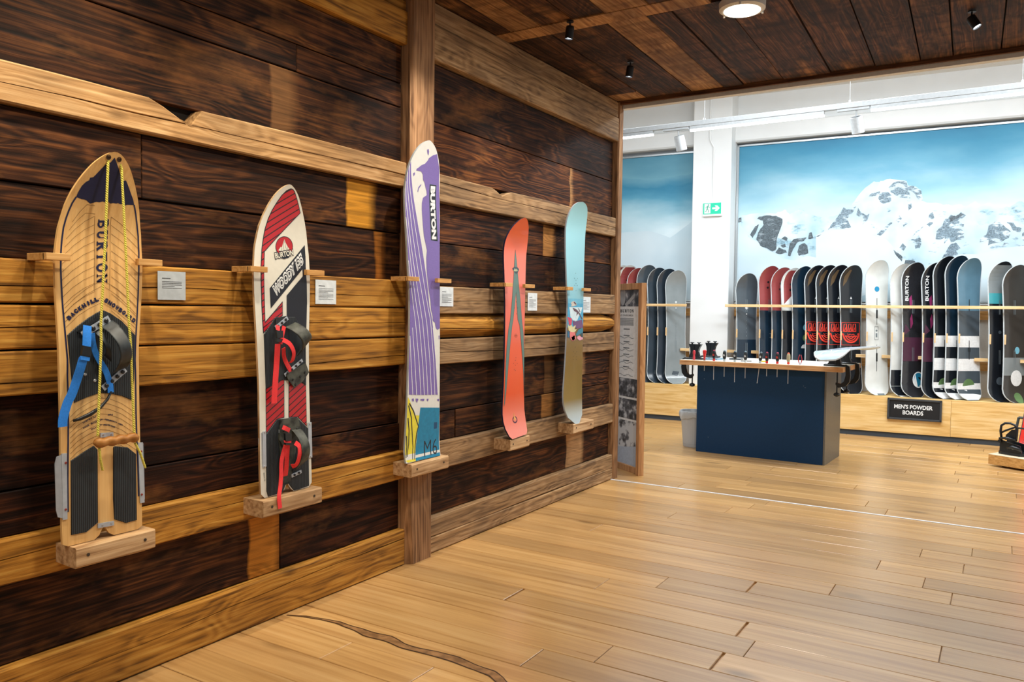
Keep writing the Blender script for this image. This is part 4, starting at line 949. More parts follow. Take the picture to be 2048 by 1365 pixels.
dec(B1, 'mountain_print', [mt], M_ink, .0010, t1)
ls = cr(B1, c1, [(286, 355), (262, 392), (240, 440), (222, 490), (207, 545), (197, 620), (191, 700), (190, 800), (194, 900), (202, 1030), (215, 1170), (232, 1365)])+cr(B1, c2, [(205, 60), (212, 200), (218, 400), (216, 600), (214, 800), (216, 980)])
rs = cr(B1, c1, [(646, 404), (656, 460), (664, 530), (671, 600), (675, 700), (675, 800), (671, 950), (664, 1100), (656, 1230), (652, 1365)])+cr(B1, c2, [(603, 60), (600, 200), (602, 400), (608, 600), (614, 760), (617, 890)])
dec(B1, 'pinstripe', stroke2(ls, .0055), M_ink, .0011, t1); dec(B1, 'pinstripe', stroke2(rs, .0055), M_ink, .0011, t1)
ch = []
for i in range(13):
    yl = 470+i*52
    xl = [262, 240, 224, 214, 206, 200, 197, 196, 197, 200, 204, 208, 214][i]
    ch += pxstroke(B1, c1, [(xl, yl+40), (xl+(400-xl)*.33, yl-22), (xl+(400-xl)*.66, yl-68), (402, yl-100 if i > 1 else yl-62)], .0012)
for i in range(12):
    yr = 610+i*53; x1 = [664, 668, 671, 672, 672, 670, 668, 665, 661, 658, 655, 652][i]
    ch += pxstroke(B1, c1, [(503, yr-132), (503+(x1-503)*.35, yr-90), (503+(x1-503)*.7, yr-40), (x1, yr+10)], .0012)
ch += pxstroke(B1, c1, [(402, 480), (400, 700), (397, 938)], .0012)+pxstroke(B1, c1, [(503, 478), (497, 700), (494, 930)], .0012)
ch += pxstroke(B1, c1, [(208, 1085), (270, 1020), (350, 960), (450, 905), (540, 965), (610, 1030), (655, 1080)], .0012)+pxstroke(B1, c1, [(222, 1125), (300, 1055), (370, 1015), (450, 975)], .0012)+pxstroke(B1, c1, [(222, 1165), (300, 1090), (370, 1045), (445, 1010), (520, 1055), (590, 1110), (655, 1170)], .0012)+pxstroke(B1, c1, [(215, 1045), (280, 980), (350, 925), (450, 870), (540, 925), (610, 985), (660, 1035)], .0012)
for i in range(9):
    y = i*30
    ch += pxstroke(B1, c2, [(228+0*i, 440+y), (270, 398+y), (330, 360+y), (392, 330+y), (450, 335+y), (520, 362+y), (570, 395+y), (604, 418+y)], .0012)
dec(B1, 'chevron_lines', ch, M_line, .0010, t1)['kind'] = 'stuff'
qs = cr(B1, c1, [(424, 488), (414, 898), (490, 488)])
o_, e_, u_ = [Vector(x) for x in qs]
lt = [[tuple(o_+(e_-o_)*x+(o_-u_)*(y-1)*1.0+(u_-o_)*0) for x, y in p] for p in serif('BURTON')]
# reading downwards: baseline on the left, letter tops to the right
lt = [[tuple(u_*0+o_+(e_-o_)*x+(u_-o_)*y) for x, y in p] for p in serif('BURTON')]
dec(B1, 'lettering', lt, M_ink, .0012, t1)['kind'] = 'stuff'
def arctext(b, cr_, s, pts, hgt, mat, off, t, up=(0, -1), bold=.03):
    """letters one by one along a pixel path"""
    P_ = b.cr(cr_, pts); segs = []; tot = 0
    for a, c in zip(P_, P_[1:]): l = math.hypot(c[0]-a[0], c[1]-a[1]); segs.append((tot, l, a, c)); tot += l
    vs = []; fs = []; n = len(s)
    for i, chh in enumerate(s):
        if chh == ' ': continue
        d = tot*(i+.5)/n
        for (s0, l, a, c) in segs:
            if s0 <= d <= s0+l+1e-9: break
        f_ = (d-s0)/l; ux, uy = (c[0]-a[0])/l, (c[1]-a[1])/l; cx, cy = a[0]+(c[0]-a[0])*f_, a[1]+(c[1]-a[1])*f_
        v, f = textmesh(chh, bold); w_ = tot/n*.86*(.45 if chh in 'I.,' else 1); k = len(vs)
        for x, y in v: vs.append((cx+ux*(x-.5)*w_-uy*y*hgt, cy+uy*(x-.5)*w_+ux*y*hgt))
        fs += [tuple(q+k for q in ff) for ff in f]
    return decal2('lettering', b.P, [], mat, off, t, b.cuts(), tris=(vs, fs))
arctext(B1, c1, 'BACKHILL', [(242, 1125), (300, 1070), (360, 1030), (430, 1000)], .0165, M_ink, .0013, t1, bold=.09)
arctext(B1, c1, 'SNOWBOARD', [(455, 1003), (520, 1045), (580, 1088), (645, 1140)], .0165, M_ink, .0013, t1, bold=.09)
arctext(B1, c2, 'Shaped by       and', [(300, 478), (345, 452), (400, 432), (470, 430)], .0055, M_ink, .0013, t1)
arctext(B1, c2, 'HAND MADE IN VERMONT, USA', [(302, 508), (350, 482), (415, 455), (470, 468), (525, 490)], .006, M_ink, .0013, t1, bold=.05)
arctext(B1, c2, 'PATENT PENDING', [(350, 515), (400, 492), (440, 488), (482, 502)], .006, M_ink, .0013, t1, bold=.05)
def pad(b, t, poly, th=.004):
    q = inset(poly, .002); n = len(poly)
    vs = [b.P(x, z, .0005) for x, z in poly]+[b.P(x, z, th) for x, z in q]
    bm = bmesh.new(); fv = [bm.verts.new((x, z, 0)) for x, z in q]; bm.faces.new(fv); bmesh.ops.triangulate(bm, faces=bm.faces[:]); bm.verts.index_update(); tr_ = [[v.index for v in f.verts] for f in bm.faces]; bm.free()
    m = MB(); m.add(vs, [(i, (i+1) % n, n+(i+1) % n, n+i) for i in range(n)]+[tuple(n+i for i in f) for f in tr_]); return m.build('grip_pad', M_rib, t)
pad(B1, t1, cr(B1, c1, [(230, 1212), (290, 1158), (360, 1105), (410, 1075), (450, 1055), (500, 1078), (570, 1125), (652, 1212)])+cr(B1, c2, [(598, 100), (592, 220), (580, 345), (520, 320), (460, 308), (400, 302), (330, 325), (250, 360), (232, 200), (222, 60)]))
pad(B1, t1, cr(B1, c2, [(230, 688), (300, 640), (362, 602), (384, 625), (386, 1040), (320, 1095), (232, 1112)]))
pad(B1, t1, cr(B1, c2, [(472, 612), (480, 605), (555, 612), (602, 650), (607, 1026), (545, 1043), (478, 1022), (471, 900)]))
def plate(b, t, pxs, crr, th=.004, mat=None, name='metal_plate', screws=(), off=.001):
    P_ = cr(b, crr, pxs); m = MB(); m.prism([b.P(x, z, off) for x, z in P_], (1, 0, 0), th); o = m.build(name, mat or M_steel, t)
    for s in screws:
        (x, z), = cr(b, crr, [s]); MB().lathe([(.0035, 0), (.003, .0015)], b.P(x, z, off+th), (1, 0, 0), 10).build('screw', M_screw, o)
    return o
plate(B1, t1, [(397, 530), (470, 526), (470, 552), (397, 556)], c2, screws=((412, 540), (458, 538)))
plate(B1, t1, [(383, 1046), (474, 1030), (474, 1055), (383, 1072)], c2, screws=((408, 1056), (458, 1044)))
def fin(b, t, crr, face, flange_out, side, screws):
    P_ = cr(b, crr, face); m = MB(); m.prism([b.P(x, z, .001) for x, z in P_], (1, 0, 0), .003)
    s = -1 if side == 'left' else 1
    xs = [p[0] for p in P_]; zs = [p[1] for p in P_]; e = min(xs) if s < 0 else max(xs)
    z0, z1 = min(zs), max(zs); out = flange_out
    a = b.P(e, z0+.006, .003); c = b.P(e, z1-.004, .003)
    m.prism([a, c, c+Vector((-.007, s*out*.72, -.006)), c+Vector((-.010, s*out, -.03)), a+Vector((-.010, s*out, .03)), a+Vector((-.007, s*out*.75, .006))], (-.3, s*.0, 0), .0025)
    o = m.build('edge_fin', M_steel, t)
    for q in screws:
        (x, z), = cr(b, crr, [q]); MB().lathe([(.0045, 0), (.0035, .003)], b.P(x, z, .004), (1, 0, 0), 10).build('rivet', plain('red_brown_rivet', (140, 60, 50), .4) if b is B1 else M_screw, o)
fin(B1, t1, c2, [(176, 648), (206, 645), (210, 1020), (184, 1026)], .017, 'left', ((200, 700), (200, 965)))
fin(B1, t1, c2, [(612, 585), (638, 583), (648, 925), (624, 930)], .008, 'right', ((628, 635), (632, 880)))
# rope, handle
M_rope = plain('yellow_rope', (226, 214, 92), .7, noise_amt=.12, scale=300)
def rope_pts(pl, n=60):
    pl = [Vector(onx(x, y, xx)) for x, y, xx in pl]; out = []
    L_ = [(b-a).length for a, b in zip(pl, pl[1:])]; tot = sum(L_)
    for i in range(n+1):
        d = tot*i/n; k = 0
        while k < len(L_)-1 and d > L_[k]: d -= L_[k]; k += 1
        out.append(pl[k].lerp(pl[k+1], min(1, d/L_[k])))
    return out
def rope(pl, name, t, n):
    P_ = rope_pts(pl, n); m = MB()
    for s in range(2):
        q = []
        for i, p in enumerate(P_): a = i*1.15+s*math.pi; q.append(p+Vector((math.cos(a)*.0022, math.sin(a)*.0022, 0)))
        m.tube(q, .0030, 6)
    return m.build(name, M_rope, t, smooth=True)
def cpx(c, p, x): return (c[1]+p[0]*c[0], c[2]+p[1]*c[0], x)
pull = thing('tow_rope', 'yellow twisted tow rope with wooden handle hanging over the maple board', 'rope', (.16, 1.67, .9))
rope([cpx(c1, (487, 108), .165), cpx(c1, (484, 150), .168), cpx(c1, (468, 600), .155), cpx(c1, (440, 1150), .150), cpx(c2, (405, 20), .150), cpx(c2, (385, 548), .145)], 'rope', pull, 330)
rope([cpx(c1, (553, 122), .160), cpx(c1, (568, 180), .163), cpx(c1, (590, 600), .155), cpx(c1, (615, 1150), .150), cpx(c2, (572, 20), .150), cpx(c2, (592, 535), .145)], 'rope', pull, 330)
rope([cpx(c2, (394, 618), .145), cpx(c2, (400, 680), .140), cpx(c2, (413, 742), .125)], 'rope_end', pull, 40)
rope([cpx(c2, (598, 588), .145), cpx(c2, (625, 640), .143), cpx(c2, (655, 728), .130)], 'rope_end', pull, 44)
a = onx(*cpx(c2, (362, 592), .145)); b_ = onx(*cpx(c2, (618, 552), .145)); pts = []; rs_ = []
for i in range(25):
    t_ = i/24; pts.append(a.lerp(b_, t_)+Vector((0, 0, .002*math.sin(t_*math.pi*8)))); e = min(t_, 1-t_); rs_.append(.0165*(min(1, (e/.06))**.5 if e < .06 else 1)*(1-.10*math.cos(t_*math.pi*8)) if e > 0 else .004)
MB().tube(pts, rs_, 14).build('handle', wood('oiled_handle', (132, 82, 34), (172, 116, 56), (190, 138, 76), axis='Y', rough=.4, knots=0, blotch=.1, var=0), pull, smooth=True)
for pz in (c1 and [(487, 108), (553, 122)]): 
    for q in pz if isinstance(pz, list) else [pz]:
        (x, z), = cr(B1, c1, [q]); MB().lathe([(.009, 0), (.009, .0012), (.006, .0012), (.006, 0)], B1.P(x, z, .0008), (1, 0, -.3), 14).build('rope_hole', plain('dark_hole', (70, 44, 24), .7), t1)

# ---- bindings: moulded arch between two slotted metal strips, straps, buckle
M_mould = plain('worn_black_mould', (44, 50, 54), .5, noise_amt=.45, scale=22); M_mould2 = plain('scuffed_olive_mould', (60, 62, 54), .55, noise_amt=.7, scale=26)
M_blue = plain('blue_webbing', (38, 134, 236), .7, noise_amt=.08, scale=200); M_redw = plain('red_webbing', (238, 54, 58), .7, noise_amt=.06, scale=200); M_buck = plain('black_buckle', (26, 28, 30), .35)
def strip(b, parent, crr, a, c, wd, holes=3):
    (x0, z0), (x1, z1) = cr(b, crr, [a, c]); p, q = b.P(x0, z0, .006), b.P(x1, z1, .006); d = (q-p).normalized(); up = d.cross(Vector((1, 0, 0))).normalized()
    m = MB(); m.prism([p-up*wd/2, q-up*wd/2, q+up*wd/2, p+up*wd/2], (1, 0, 0), .003); o = m.build('metal_strip', M_steel, parent)
    for i in range(holes): c_ = p.lerp(q, (i+.6)/(holes+.2)); MB().lathe([(wd*.33, 0), (wd*.36, .004), (wd*.2, .006)], c_+Vector((.003, 0, 0)), (1, 0, 0), 10).build('bolt', M_buck, o)
    return o
def arch(b, parent, crr, sa, sb, ta, tb, bulge, mat, hole=None, name='foot_arch', th=.005):
    """sheet from edge sa-sb (upper) to edge ta-tb (lower), bulging away from the board; px edges"""
    A_, B_, C_, D_ = [Vector(b.P(*b.px(crr[1]+p[0]*crr[0], crr[2]+p[1]*crr[0]), .008)) for p in (sa, sb, ta, tb)]
    nu, nv = 10, 16; vs = []; fs = []
    for s in (0, 1):
        for i in range(nv+1):
            v = i/nv
            for j in range(nu+1):
                u = j/nu; wst = 1-.25*math.sin(math.pi*v)
                uu = .5+(u-.5)*wst
                p = A_.lerp(B_, uu).lerp(C_.lerp(D_, uu), v); bl = (bulge-s*th)*math.sin(math.pi*v)**.7
                vs.append(p+Vector((bl+(0 if s == 0 else -.001), 0, 0)))
    m = nu+1; k = (nv+1)*m
    for i in range(nv):
        for j in range(nu):
            fs.append((i*m+j, i*m+j+1, (i+1)*m+j+1, (i+1)*m+j)); fs.append((k+i*m+j, k+(i+1)*m+j, k+(i+1)*m+j+1, k+i*m+j+1))
    for i in range(nv):
        for j in (0, nu): fs.append((i*m+j, (i+1)*m+j, k+(i+1)*m+j, k+i*m+j))
    return MB().add(vs, fs).build(name, mat, parent, smooth=True)
def strap(parent, crr, pts, wpx, mat, name='strap', xs=None):
    P_ = [onx(crr[1]+x*crr[0], crr[2]+y*crr[0], xx) for x, y, xx in pts]; sm = []
    # gentle Catmull-Rom smoothing
    for i in range(len(P_)-1):
        p0, p1, p2, p3 = P_[max(i-1, 0)], P_[i], P_[i+1], P_[min(i+2, len(P_)-1)]
        for k in range(5):
            t_ = k/5; sm.append(.5*((2*p1)+(p2-p0)*t_+(2*p0-5*p1+4*p2-p3)*t_*t_+(3*p1-3*p2+p3-p0)*t_**3))
    sm.append(P_[-1]); ac = []
    for i in range(len(sm)):
        t_ = (sm[min(i+1, len(sm)-1)]-sm[max(i-1, 0)]).normalized(); a = t_.cross(Vector((1, 0, .0))); ac.append(a.normalized() if a.length > .2 else Vector((0, 1, 0)))
    return MB().ribbon(sm, wpx, .0022, ac).build(name, mat, parent, smooth=False)
bd1 = MB().prism([B1.P(x, z, .0045) for x, z in cr(B1, k5, [(690, 742), (905, 590), (918, 604), (705, 760)])], (1, 0, 0), .004).build('binding', M_buck, t1)
arch(B1, bd1, k5, (900, 700), (1010, 640), (985, 1135), (1130, 1075), .085, M_mould)
strip(B1, bd1, k5, (735, 775), (985, 625), .024, 4); strip(B1, bd1, k5, (925, 1262), (1130, 1085), .022, 4)
arch(B1, bd1, k5, (850, 760), (905, 720), (935, 960), (1000, 1020), .03, M_mould, name='arch_flap')
strap(bd1, k5, [(795, 690, .12), (792, 760, .125), (788, 880, .13)], .030, M_blue)
strap(bd1, k5, [(760, 985, .135), (735, 1070, .13), (700, 1180, .12), (655, 1310, .115), (612, 1400, .112), (575, 1530, .11), (570, 1612, .108)], .032, M_blue)
strap(bd1, k5, [(835, 760, .125), (845, 850, .12), (875, 950, .105), (925, 1040, .10), (965, 1110, .10), (1000, 1220, .10), (1008, 1300, .10)], .022, M_blue)
MB().prism([onx(*cpx(k5, p, .130)) for p in ((742, 870), (812, 885), (805, 968), (728, 955))], (1, 0, 0), .012).build('buckle', M_buck, bd1)
MB().prism([onx(*cpx(k5, p, .132)) for p in ((728, 965), (808, 980), (803, 1012), (722, 1000))], (1, 0, 0), .008).build('buckle_tip', M_blue, bd1)
MB().tube([onx(*cpx(c2, p, x)) for p, x in (((462, 295), .10), ((440, 340), .105), ((400, 385), .11), ((340, 425), .11), ((285, 450), .105), ((245, 462), .10))], [.004, .005, .006, .008, .007, .005], 8).build('rubber_leash', M_buck, bd1, smooth=True)
for q in ((365, 232), (310, 197)):
    (x, z), = cr(B1, c2, [q]); MB().lathe([(.006, 0), (.004, .003)], B1.P(x, z, .0045), (1, 0, 0), 10).build('screw', M_screw, t1)

# ---- board 2: cream and red with two bindings
h2 = [(.60, .150), (.65, .152), (.85, .150), (1.1, .147), (1.3, .152), (1.5, .162), (1.6, .164), (1.70, .157), (1.80, .137), (1.85, .119), (1.90, .096), (1.94, .072), (1.965, .052), (1.983, .030), (1.992, .014), (1.996, .004)]
B2 = WB(.604, 1.996, h2, [(.6, 2.547), (.75, 2.542), (.95, 2.536), (1.1, 2.532), (1.3, 2.525), (1.5, 2.521), (1.7, 2.518), (1.85, 2.520), (2.0, 2.520)], .045, 1.72)
t2 = thing('snowboard', 'cream and red striped snowboard with black grip pads and red binding straps', 'snowboard', (.09, 2.53, .604))
wb_mesh(B2, t2, M_cream, M_plyside, M_cream, lambda c: .604+(.045*(1-abs(c)/.22)**1.2 if abs(c) < .22 else 0)+(.02*((abs(c)-.85)/.15)**2 if abs(c) > .85 else 0))
M_st = striped('red_with_black_stripes', .030, .62, .01)
red1 = cr(B2, c3, [(475, 105), (440, 120), (400, 160), (360, 218), (325, 275), (295, 340), (270, 420), (255, 500), (245, 580), (238, 720), (240, 850), (244, 1000), (250, 1130), (258, 1240), (300, 1195), (350, 1145), (411, 1100), (410, 985), (340, 1070), (275, 1145), (268, 900), (266, 750), (270, 600), (400, 455), (550, 298), (535, 230), (520, 175), (505, 130), (492, 112)])
dec(B2, 'black_outline', [red1], M_inkb, .0009, t2); dec(B2, 'red_panel', [inset(red1, .0038)], M_st, .0014, t2)
dec(B2, 'name_banner', [cr(B2, c3, [(582, 548), (588, 640), (590, 725), (562, 738), (440, 890), (317, 1043), (309, 885), (440, 722)])], M_inkb, .0010, t2)
dec(B2, 'black_panel', [cr(B2, c3, [(590, 722), (598, 850), (600, 1000), (596, 1150), (588, 1365), (443, 1365), (441, 942), (500, 870), (568, 790), (564, 738)])], M_inkb, .0010, t2)
em = cr(B2, c3, [(422+66*math.cos(a*math.pi/14), 560+78*math.sin(a*math.pi/14)) for a in range(28)])
dec(B2, 'emblem_disc', [em], M_redp, .0010, t2)
dec(B2, 'emblem_ring', stroke2(em+[em[0]], .003), M_inkb, .0012, t2)
dec(B2, 'emblem_black_half', [cr(B2, c3, [(365, 610), (480, 592), (478, 620), (455, 648), (420, 658), (385, 645)])], M_inkb, .0013, t2)  # lower black half of the printed emblem
dec(B2, 'emblem_mountain', [cr(B2, c3, [(375, 590), (395, 560), (402, 568), (422, 502), (432, 530), (440, 545), (448, 560), (462, 580), (420, 600)])], M_cream, .0014, t2)
dec(B2, 'emblem_ridges', sum([pxstroke(B2, c3, p, .0016) for p in ([(422, 510), (415, 550), (420, 590)], [(425, 520), (432, 560), (440, 590)], [(403, 570), (402, 595)], [(446, 562), (452, 588)])], []), M_inkb, .0016, t2)['kind'] = 'stuff'
q = cr(B2, c3, [(350, 662), (500, 630), (338, 605)])
dtext(B2, 'lettering_shadow', 'BURTON', q, M_inkb, .0016, t2, bold=.09, shear=.15); dtext(B2, 'lettering', 'BURTON', cr(B2, c3, [(353, 655), (497, 625), (342, 612)]), M_cream, .0018, t2, bold=.03, shear=.15)
q = cr(B2, c3, [(352, 962), (576, 690), (326, 872)])
dtext(B2, 'name_outline', 'WOODY 135', q, K_wprint, .0013, t2, bold=.10); dtext(B2, 'name_inline', 'WOODY 135', cr(B2, c3, [(356, 952), (572, 694), (334, 880)]), M_inkb, .0016, t2, bold=.045); dtext(B2, 'name_lettering', 'WOODY 135', cr(B2, c3, [(357, 948), (570, 698), (338, 884)]), K_wprint, .0019, t2, bold=.0)
pad(B2, t2, cr(B2, c3, [(262, 1245), (350, 1110), (505, 1110), (588, 1235)])+cr(B2, c4, [(558, 60), (560, 335), (525, 312), (470, 306), (432, 300), (375, 297), (262, 362), (250, 60)]))
rl = cr(B2, c4, [(262, 362), (375, 297), (400, 290), (400, 574), (345, 588), (265, 695)]); rr_ = cr(B2, c4, [(432, 305), (525, 312), (560, 337), (566, 642), (498, 572), (432, 575)])
for p in (rl, rr_): dec(B2, 'black_outline', [p], M_inkb, .0009, t2); dec(B2, 'red_panel', [inset(p, .003)], M_st, .0014, t2)
pad(B2, t2, cr(B2, c4, [(265, 697), (345, 588), (492, 572), (575, 655), (582, 1078), (500, 1107), (470, 1112), (450, 1088), (430, 1062), (408, 1072), (388, 1125), (280, 1160), (268, 1120)]))
dtext(B2, 'small_lettering', 'VERMONT, USA', cr(B2, c4, [(243, 980), (250, 1045), (254, 978)]), M_inkb, .0012, t2, bold=.0)
fin(B2, t2, c4, [(238, 678), (262, 672), (265, 935), (240, 945)], .011, 'left', ((252, 682), (252, 935)))
fin(B2, t2, c4, [(572, 612), (597, 608), (603, 868), (578, 872)], .004, 'right', ((585, 622), (590, 860)))
def binding(crr, T, low=False):
    b = B2
    X = lambda p: (T[0]+p[0]*T[2], T[1]+p[1]*T[2])
    return X
# upper binding
u = MB().prism([B2.P(x, z, .0045) for x, z in cr(B2, c3, [(345, 1125), (430, 1100), (445, 1115), (350, 1190)])], (1, 0, 0), .004).build('binding', M_buck, t2)
arch(B2, u, c3, (420, 1190), (500, 1150), (505, 1420), (590, 1300), .07, M_mould2)
strip(B2, u, c3, (345, 1195), (440, 1115), .018, 3); strip(B2, u, c4, (395, 262), (525, 150), .016, 4)
MB().prism([B2.P(x, z, .006) for x, z in cr(B2, c4, [(400, 255), (545, 170), (570, 240), (520, 310), (462, 352), (415, 290)])], (1, 0, 0), .006).build('heel_plate', M_mould2, u)
for p in ((450, 295), (505, 270), (540, 240), (470, 330)):
    (x, z), = cr(B2, c4, [p]); MB().lathe([(.006, 0), (.005, .003)], B2.P(x, z, .012), (1, 0, 0), 10).build('bolt', M_buck, u)
strap(u, c4, [(400, -100, .12), (372, 30, .125)], .020, M_redw)
strap(u, c4, [(352, 30, .13), (345, 160, .12), (335, 300, .115), (325, 470, .11)], .030, M_redw)
strap(u, c4, [(395, 60, .125), (400, 130, .11), (425, 190, .10), (455, 240, .098)], .022, M_redw)
strap(u, c4, [(390, 0, .14), (440, 30, .155), (470, 90, .155), (462, 150, .14), (440, 170, .12)], .020, M_redw)
MB().prism([onx(*cpx(c3, p, .125)) for p in ((350, 1215), (400, 1215), (402, 1270), (355, 1275))], (1, 0, 0), .012).build('buckle', M_buck, u)
MB().prism([onx(*cpx(c3, p, .128)) for p in ((352, 1280), (408, 1282), (406, 1305), (352, 1303))], (1, 0, 0), .010).build('buckle_bar', M_buck, u)
strap(u, c3, [(372, 1175, .12), (374, 1215, .128)], .022, M_redw)
# lower binding
l = MB().prism([B2.P(x, z, .0045) for x, z in cr(B2, c4, [(365, 585), (495, 575), (505, 640), (440, 1040), (385, 1060), (350, 720)])], (1, 0, 0), .004).build('binding', M_mould2, t2)
arch(B2, l, c4, (440, 660), (505, 650), (450, 980), (540, 900), .06, M_mould2)
MB().prism([B2.P(x, z, .008) for x, z in cr(B2, c4, [(355, 640), (372, 592), (490, 582), (505, 640), (500, 700), (420, 720), (380, 785), (352, 740)])], (1, 0, 0), .005).build('toe_plate', M_mould2, l)
strip(B2, l, c4, (352, 675), (508, 650), .014, 3); strip(B2, l, c4, (445, 1005), (518, 970), .016, 2)
strap(l, c4, [(388, 645, .115), (412, 655, .12), (440, 670, .115)], .020, M_redw)
strap(l, c4, [(410, 740, .125), (420, 755, .13), (450, 758, .132)], .022, M_redw)
MB().prism([onx(*cpx(c4, p, .122)) for p in ((395, 690), (440, 690), (445, 745), (398, 745))], (1, 0, 0), .012).build('buckle', M_buck, l)
strap(l, c4, [(412, 775, .13), (395, 830, .122), (380, 900, .12), (378, 1000, .12), (372, 1080, .124), (362, 1160, .134), (370, 1245, .136)], .022, M_redw)
strap(l, c4, [(425, 775, .128), (420, 860, .12), (415, 950, .11), (408, 1005, .102)], .026, M_redw)
strap(l, c4, [(480, 760, .14), (512, 790, .15), (512, 860, .15), (490, 920, .135), (455, 935, .115)], .022, M_redw)
MB().prism([onx(*cpx(c4, p, .128)) for p in ((400, 760), (448, 762), (446, 778), (400, 776))], (1, 0, 0), .010).build('buckle_bar', M_buck, l)

# ---- board 3: white and purple
h3 = [(.606, .155), (.62, .160), (.65, .158), (.75, .153), (.95, .146), (1.3, .138), (1.5, .135), (1.8, .146), (1.98, .155), (2.08, .156), (2.18, .146), (2.23, .134), (2.28, .114), (2.32, .088), (2.345, .064), (2.362, .040), (2.372, .018), (2.376, .004)]
B3 = WB(.606, 2.376, h3, [(.6, 3.536), (.75, 3.543), (.95, 3.549), (1.3, 3.555), (1.5, 3.554), (1.98, 3.528), (2.1, 3.521), (2.4, 3.528)], .045, 2.02, .012, .70)
t3 = thing('snowboard', 'tall white and purple striped snowboard with blue and yellow tail on the post', 'snowboard', (.09, 3.54, .606))
wb_mesh(B3, t3, plain('white_gelcoat', (224, 224, 218), .35, noise_amt=.02, coat=.2), plain('pale_sidewall', (170, 176, 176), .5), M_cream)
M_purp = plain('violet_print', (122, 102, 172), .45, noise_amt=.14, scale=500)
def clampL(b, pts):   # keep a traced outline inside the board
    return [(max(-b.half(z)*.988, min(b.half(z)*.988, w_)), min(z, b.z1-.003)) for w_, z in pts]
big = cr(B3, c5, [(444, 150), (425, 156), (412, 160), (380, 182), (372, 200), (350, 225), (320, 238), (300, 255), (288, 262), (280, 278), (300, 280), (320, 285), (333, 310), (335, 350), (346, 370), (352, 400), (362, 440), (364, 470), (350, 480), (335, 490), (326, 530), (325, 580), (333, 700), (342, 790), (355, 850), (365, 900), (360, 960), (362, 1040), (368, 1110), (378, 1200), (392, 1290), (398, 1365)])+cr(B3, c6, [(366, 40), (372, 70), (378, 120), (378, 150), (395, 165), (398, 190), (402, 205), (412, 216), (430, 205), (436, 205), (438, 0)])+cr(B3, c5, [(475, 1365), (475, 1100), (473, 800), (470, 500), (462, 260)])
dec(B3, 'violet_field', [clampL(B3, big)], M_purp, .0009, t3)
lf = cr(B3, c5, [(238, 205), (242, 300), (252, 420), (265, 520), (282, 620), (300, 730), (322, 850), (342, 980), (360, 1100), (375, 1230), (385, 1340)])+cr(B3, c6, [(352, 20), (368, 110), (382, 210), (394, 330), (404, 460), (412, 580), (416, 682), (300, 684), (208, 682), (205, 500), (208, 300), (212, 100)])+cr(B3, c5, [(232, 1365), (222, 1200), (212, 1000), (202, 800), (192, 650), (185, 500), (182, 400), (190, 320), (210, 250)])
dec(B3, 'violet_stripe_field', [clampL(B3, lf)], M_purp, .0009, t3)
wl = [(c5, [(222, 235), (228, 330), (243, 500), (264, 660), (288, 820), (316, 1000), (345, 1180), (374, 1350)], [(350, 40), (362, 150), (374, 300), (385, 450), (394, 690)]),
      (c5, [(207, 290), (214, 400), (228, 560), (250, 750), (277, 940), (307, 1130), (343, 1340)], [(320, 20), (334, 160), (348, 320), (360, 480), (369, 690)]),
      (c5, [(193, 360), (203, 520), (222, 700), (243, 880), (269, 1060), (306, 1300)], [(290, 0), (305, 160), (320, 320), (333, 480), (343, 690)]),
      (c5, [(200, 640), (218, 800), (237, 980), (262, 1180), (284, 1340)], [(265, 0), (280, 160), (294, 320), (307, 480), (318, 690)]),
      (c5, [(222, 980), (238, 1150), (260, 1340)], [(243, 20), (254, 160), (268, 320), (282, 480), (293, 690)]),
      (None, [], [(224, 60), (232, 200), (244, 360), (254, 520), (262, 690)]), (None, [], [(214, 260), (220, 400), (228, 560), (235, 690)]), (None, [], [(368, 40), (380, 200), (392, 330), (402, 460), (410, 600), (416, 690)])]
pol = []
for c, a, d in wl: pol += stroke2(clampL(B3, (cr(B3, c, a) if c else [])+cr(B3, c6, d)), .0046)
dec(B3, 'white_pinstripes', pol, K_wprint, .0013, t3)['kind'] = 'stuff'
dec(B3, 'violet_fleck', [clampL(B3, cr(B3, c5, p)) for p in ([(368, 115), (378, 110), (382, 130), (378, 160), (372, 150), (368, 130)],)], M_purp, .0010, t3)
dec(B3, 'violet_fleck', [cr(B3, c5, [(258, 300), (270, 292), (272, 305), (262, 325)])], M_purp, .0010, t3)
dec(B3, 'violet_fleck', [cr(B3, c5, [(292, 440), (298, 410), (318, 385), (322, 390), (302, 420), (296, 448)])], M_purp, .0010, t3)
for p in ([(228, 712), (242, 710), (244, 728), (230, 730)], [(255, 710), (275, 712), (268, 738), (256, 730)], [(290, 714), (318, 712), (316, 726), (290, 724)], [(335, 712), (348, 712), (346, 728), (336, 726)], [(410, 715), (424, 712), (424, 728), (412, 726)], [(421, 258), (427, 258), (427, 285), (421, 282)]):
    dec(B3, 'violet_fleck', [jag(clampL(B3, cr(B3, c6, p+[p[0]])), .004, 3, 3)[:-1]], M_purp, .0011, t3)
dec(B3, 'blue_panel', [clampL(B3, cr(B3, c6, [(290, 775), (432, 775), (432, 1120), (345, 1140), (256, 1160), (268, 950)]))], plain('cerulean_print', (0, 124, 164), .4, noise_amt=.1), .0010, t3)
dec(B3, 'yellow_panel', [clampL(B3, cr(B3, c6, [(200, 700), (212, 720), (230, 775), (250, 830), (282, 832), (272, 920), (258, 1160), (200, 1172), (175, 1160), (170, 1060), (185, 900), (196, 760)]))], plain('lemon_print', (226, 212, 60), .4), .0009, t3)
bk = []
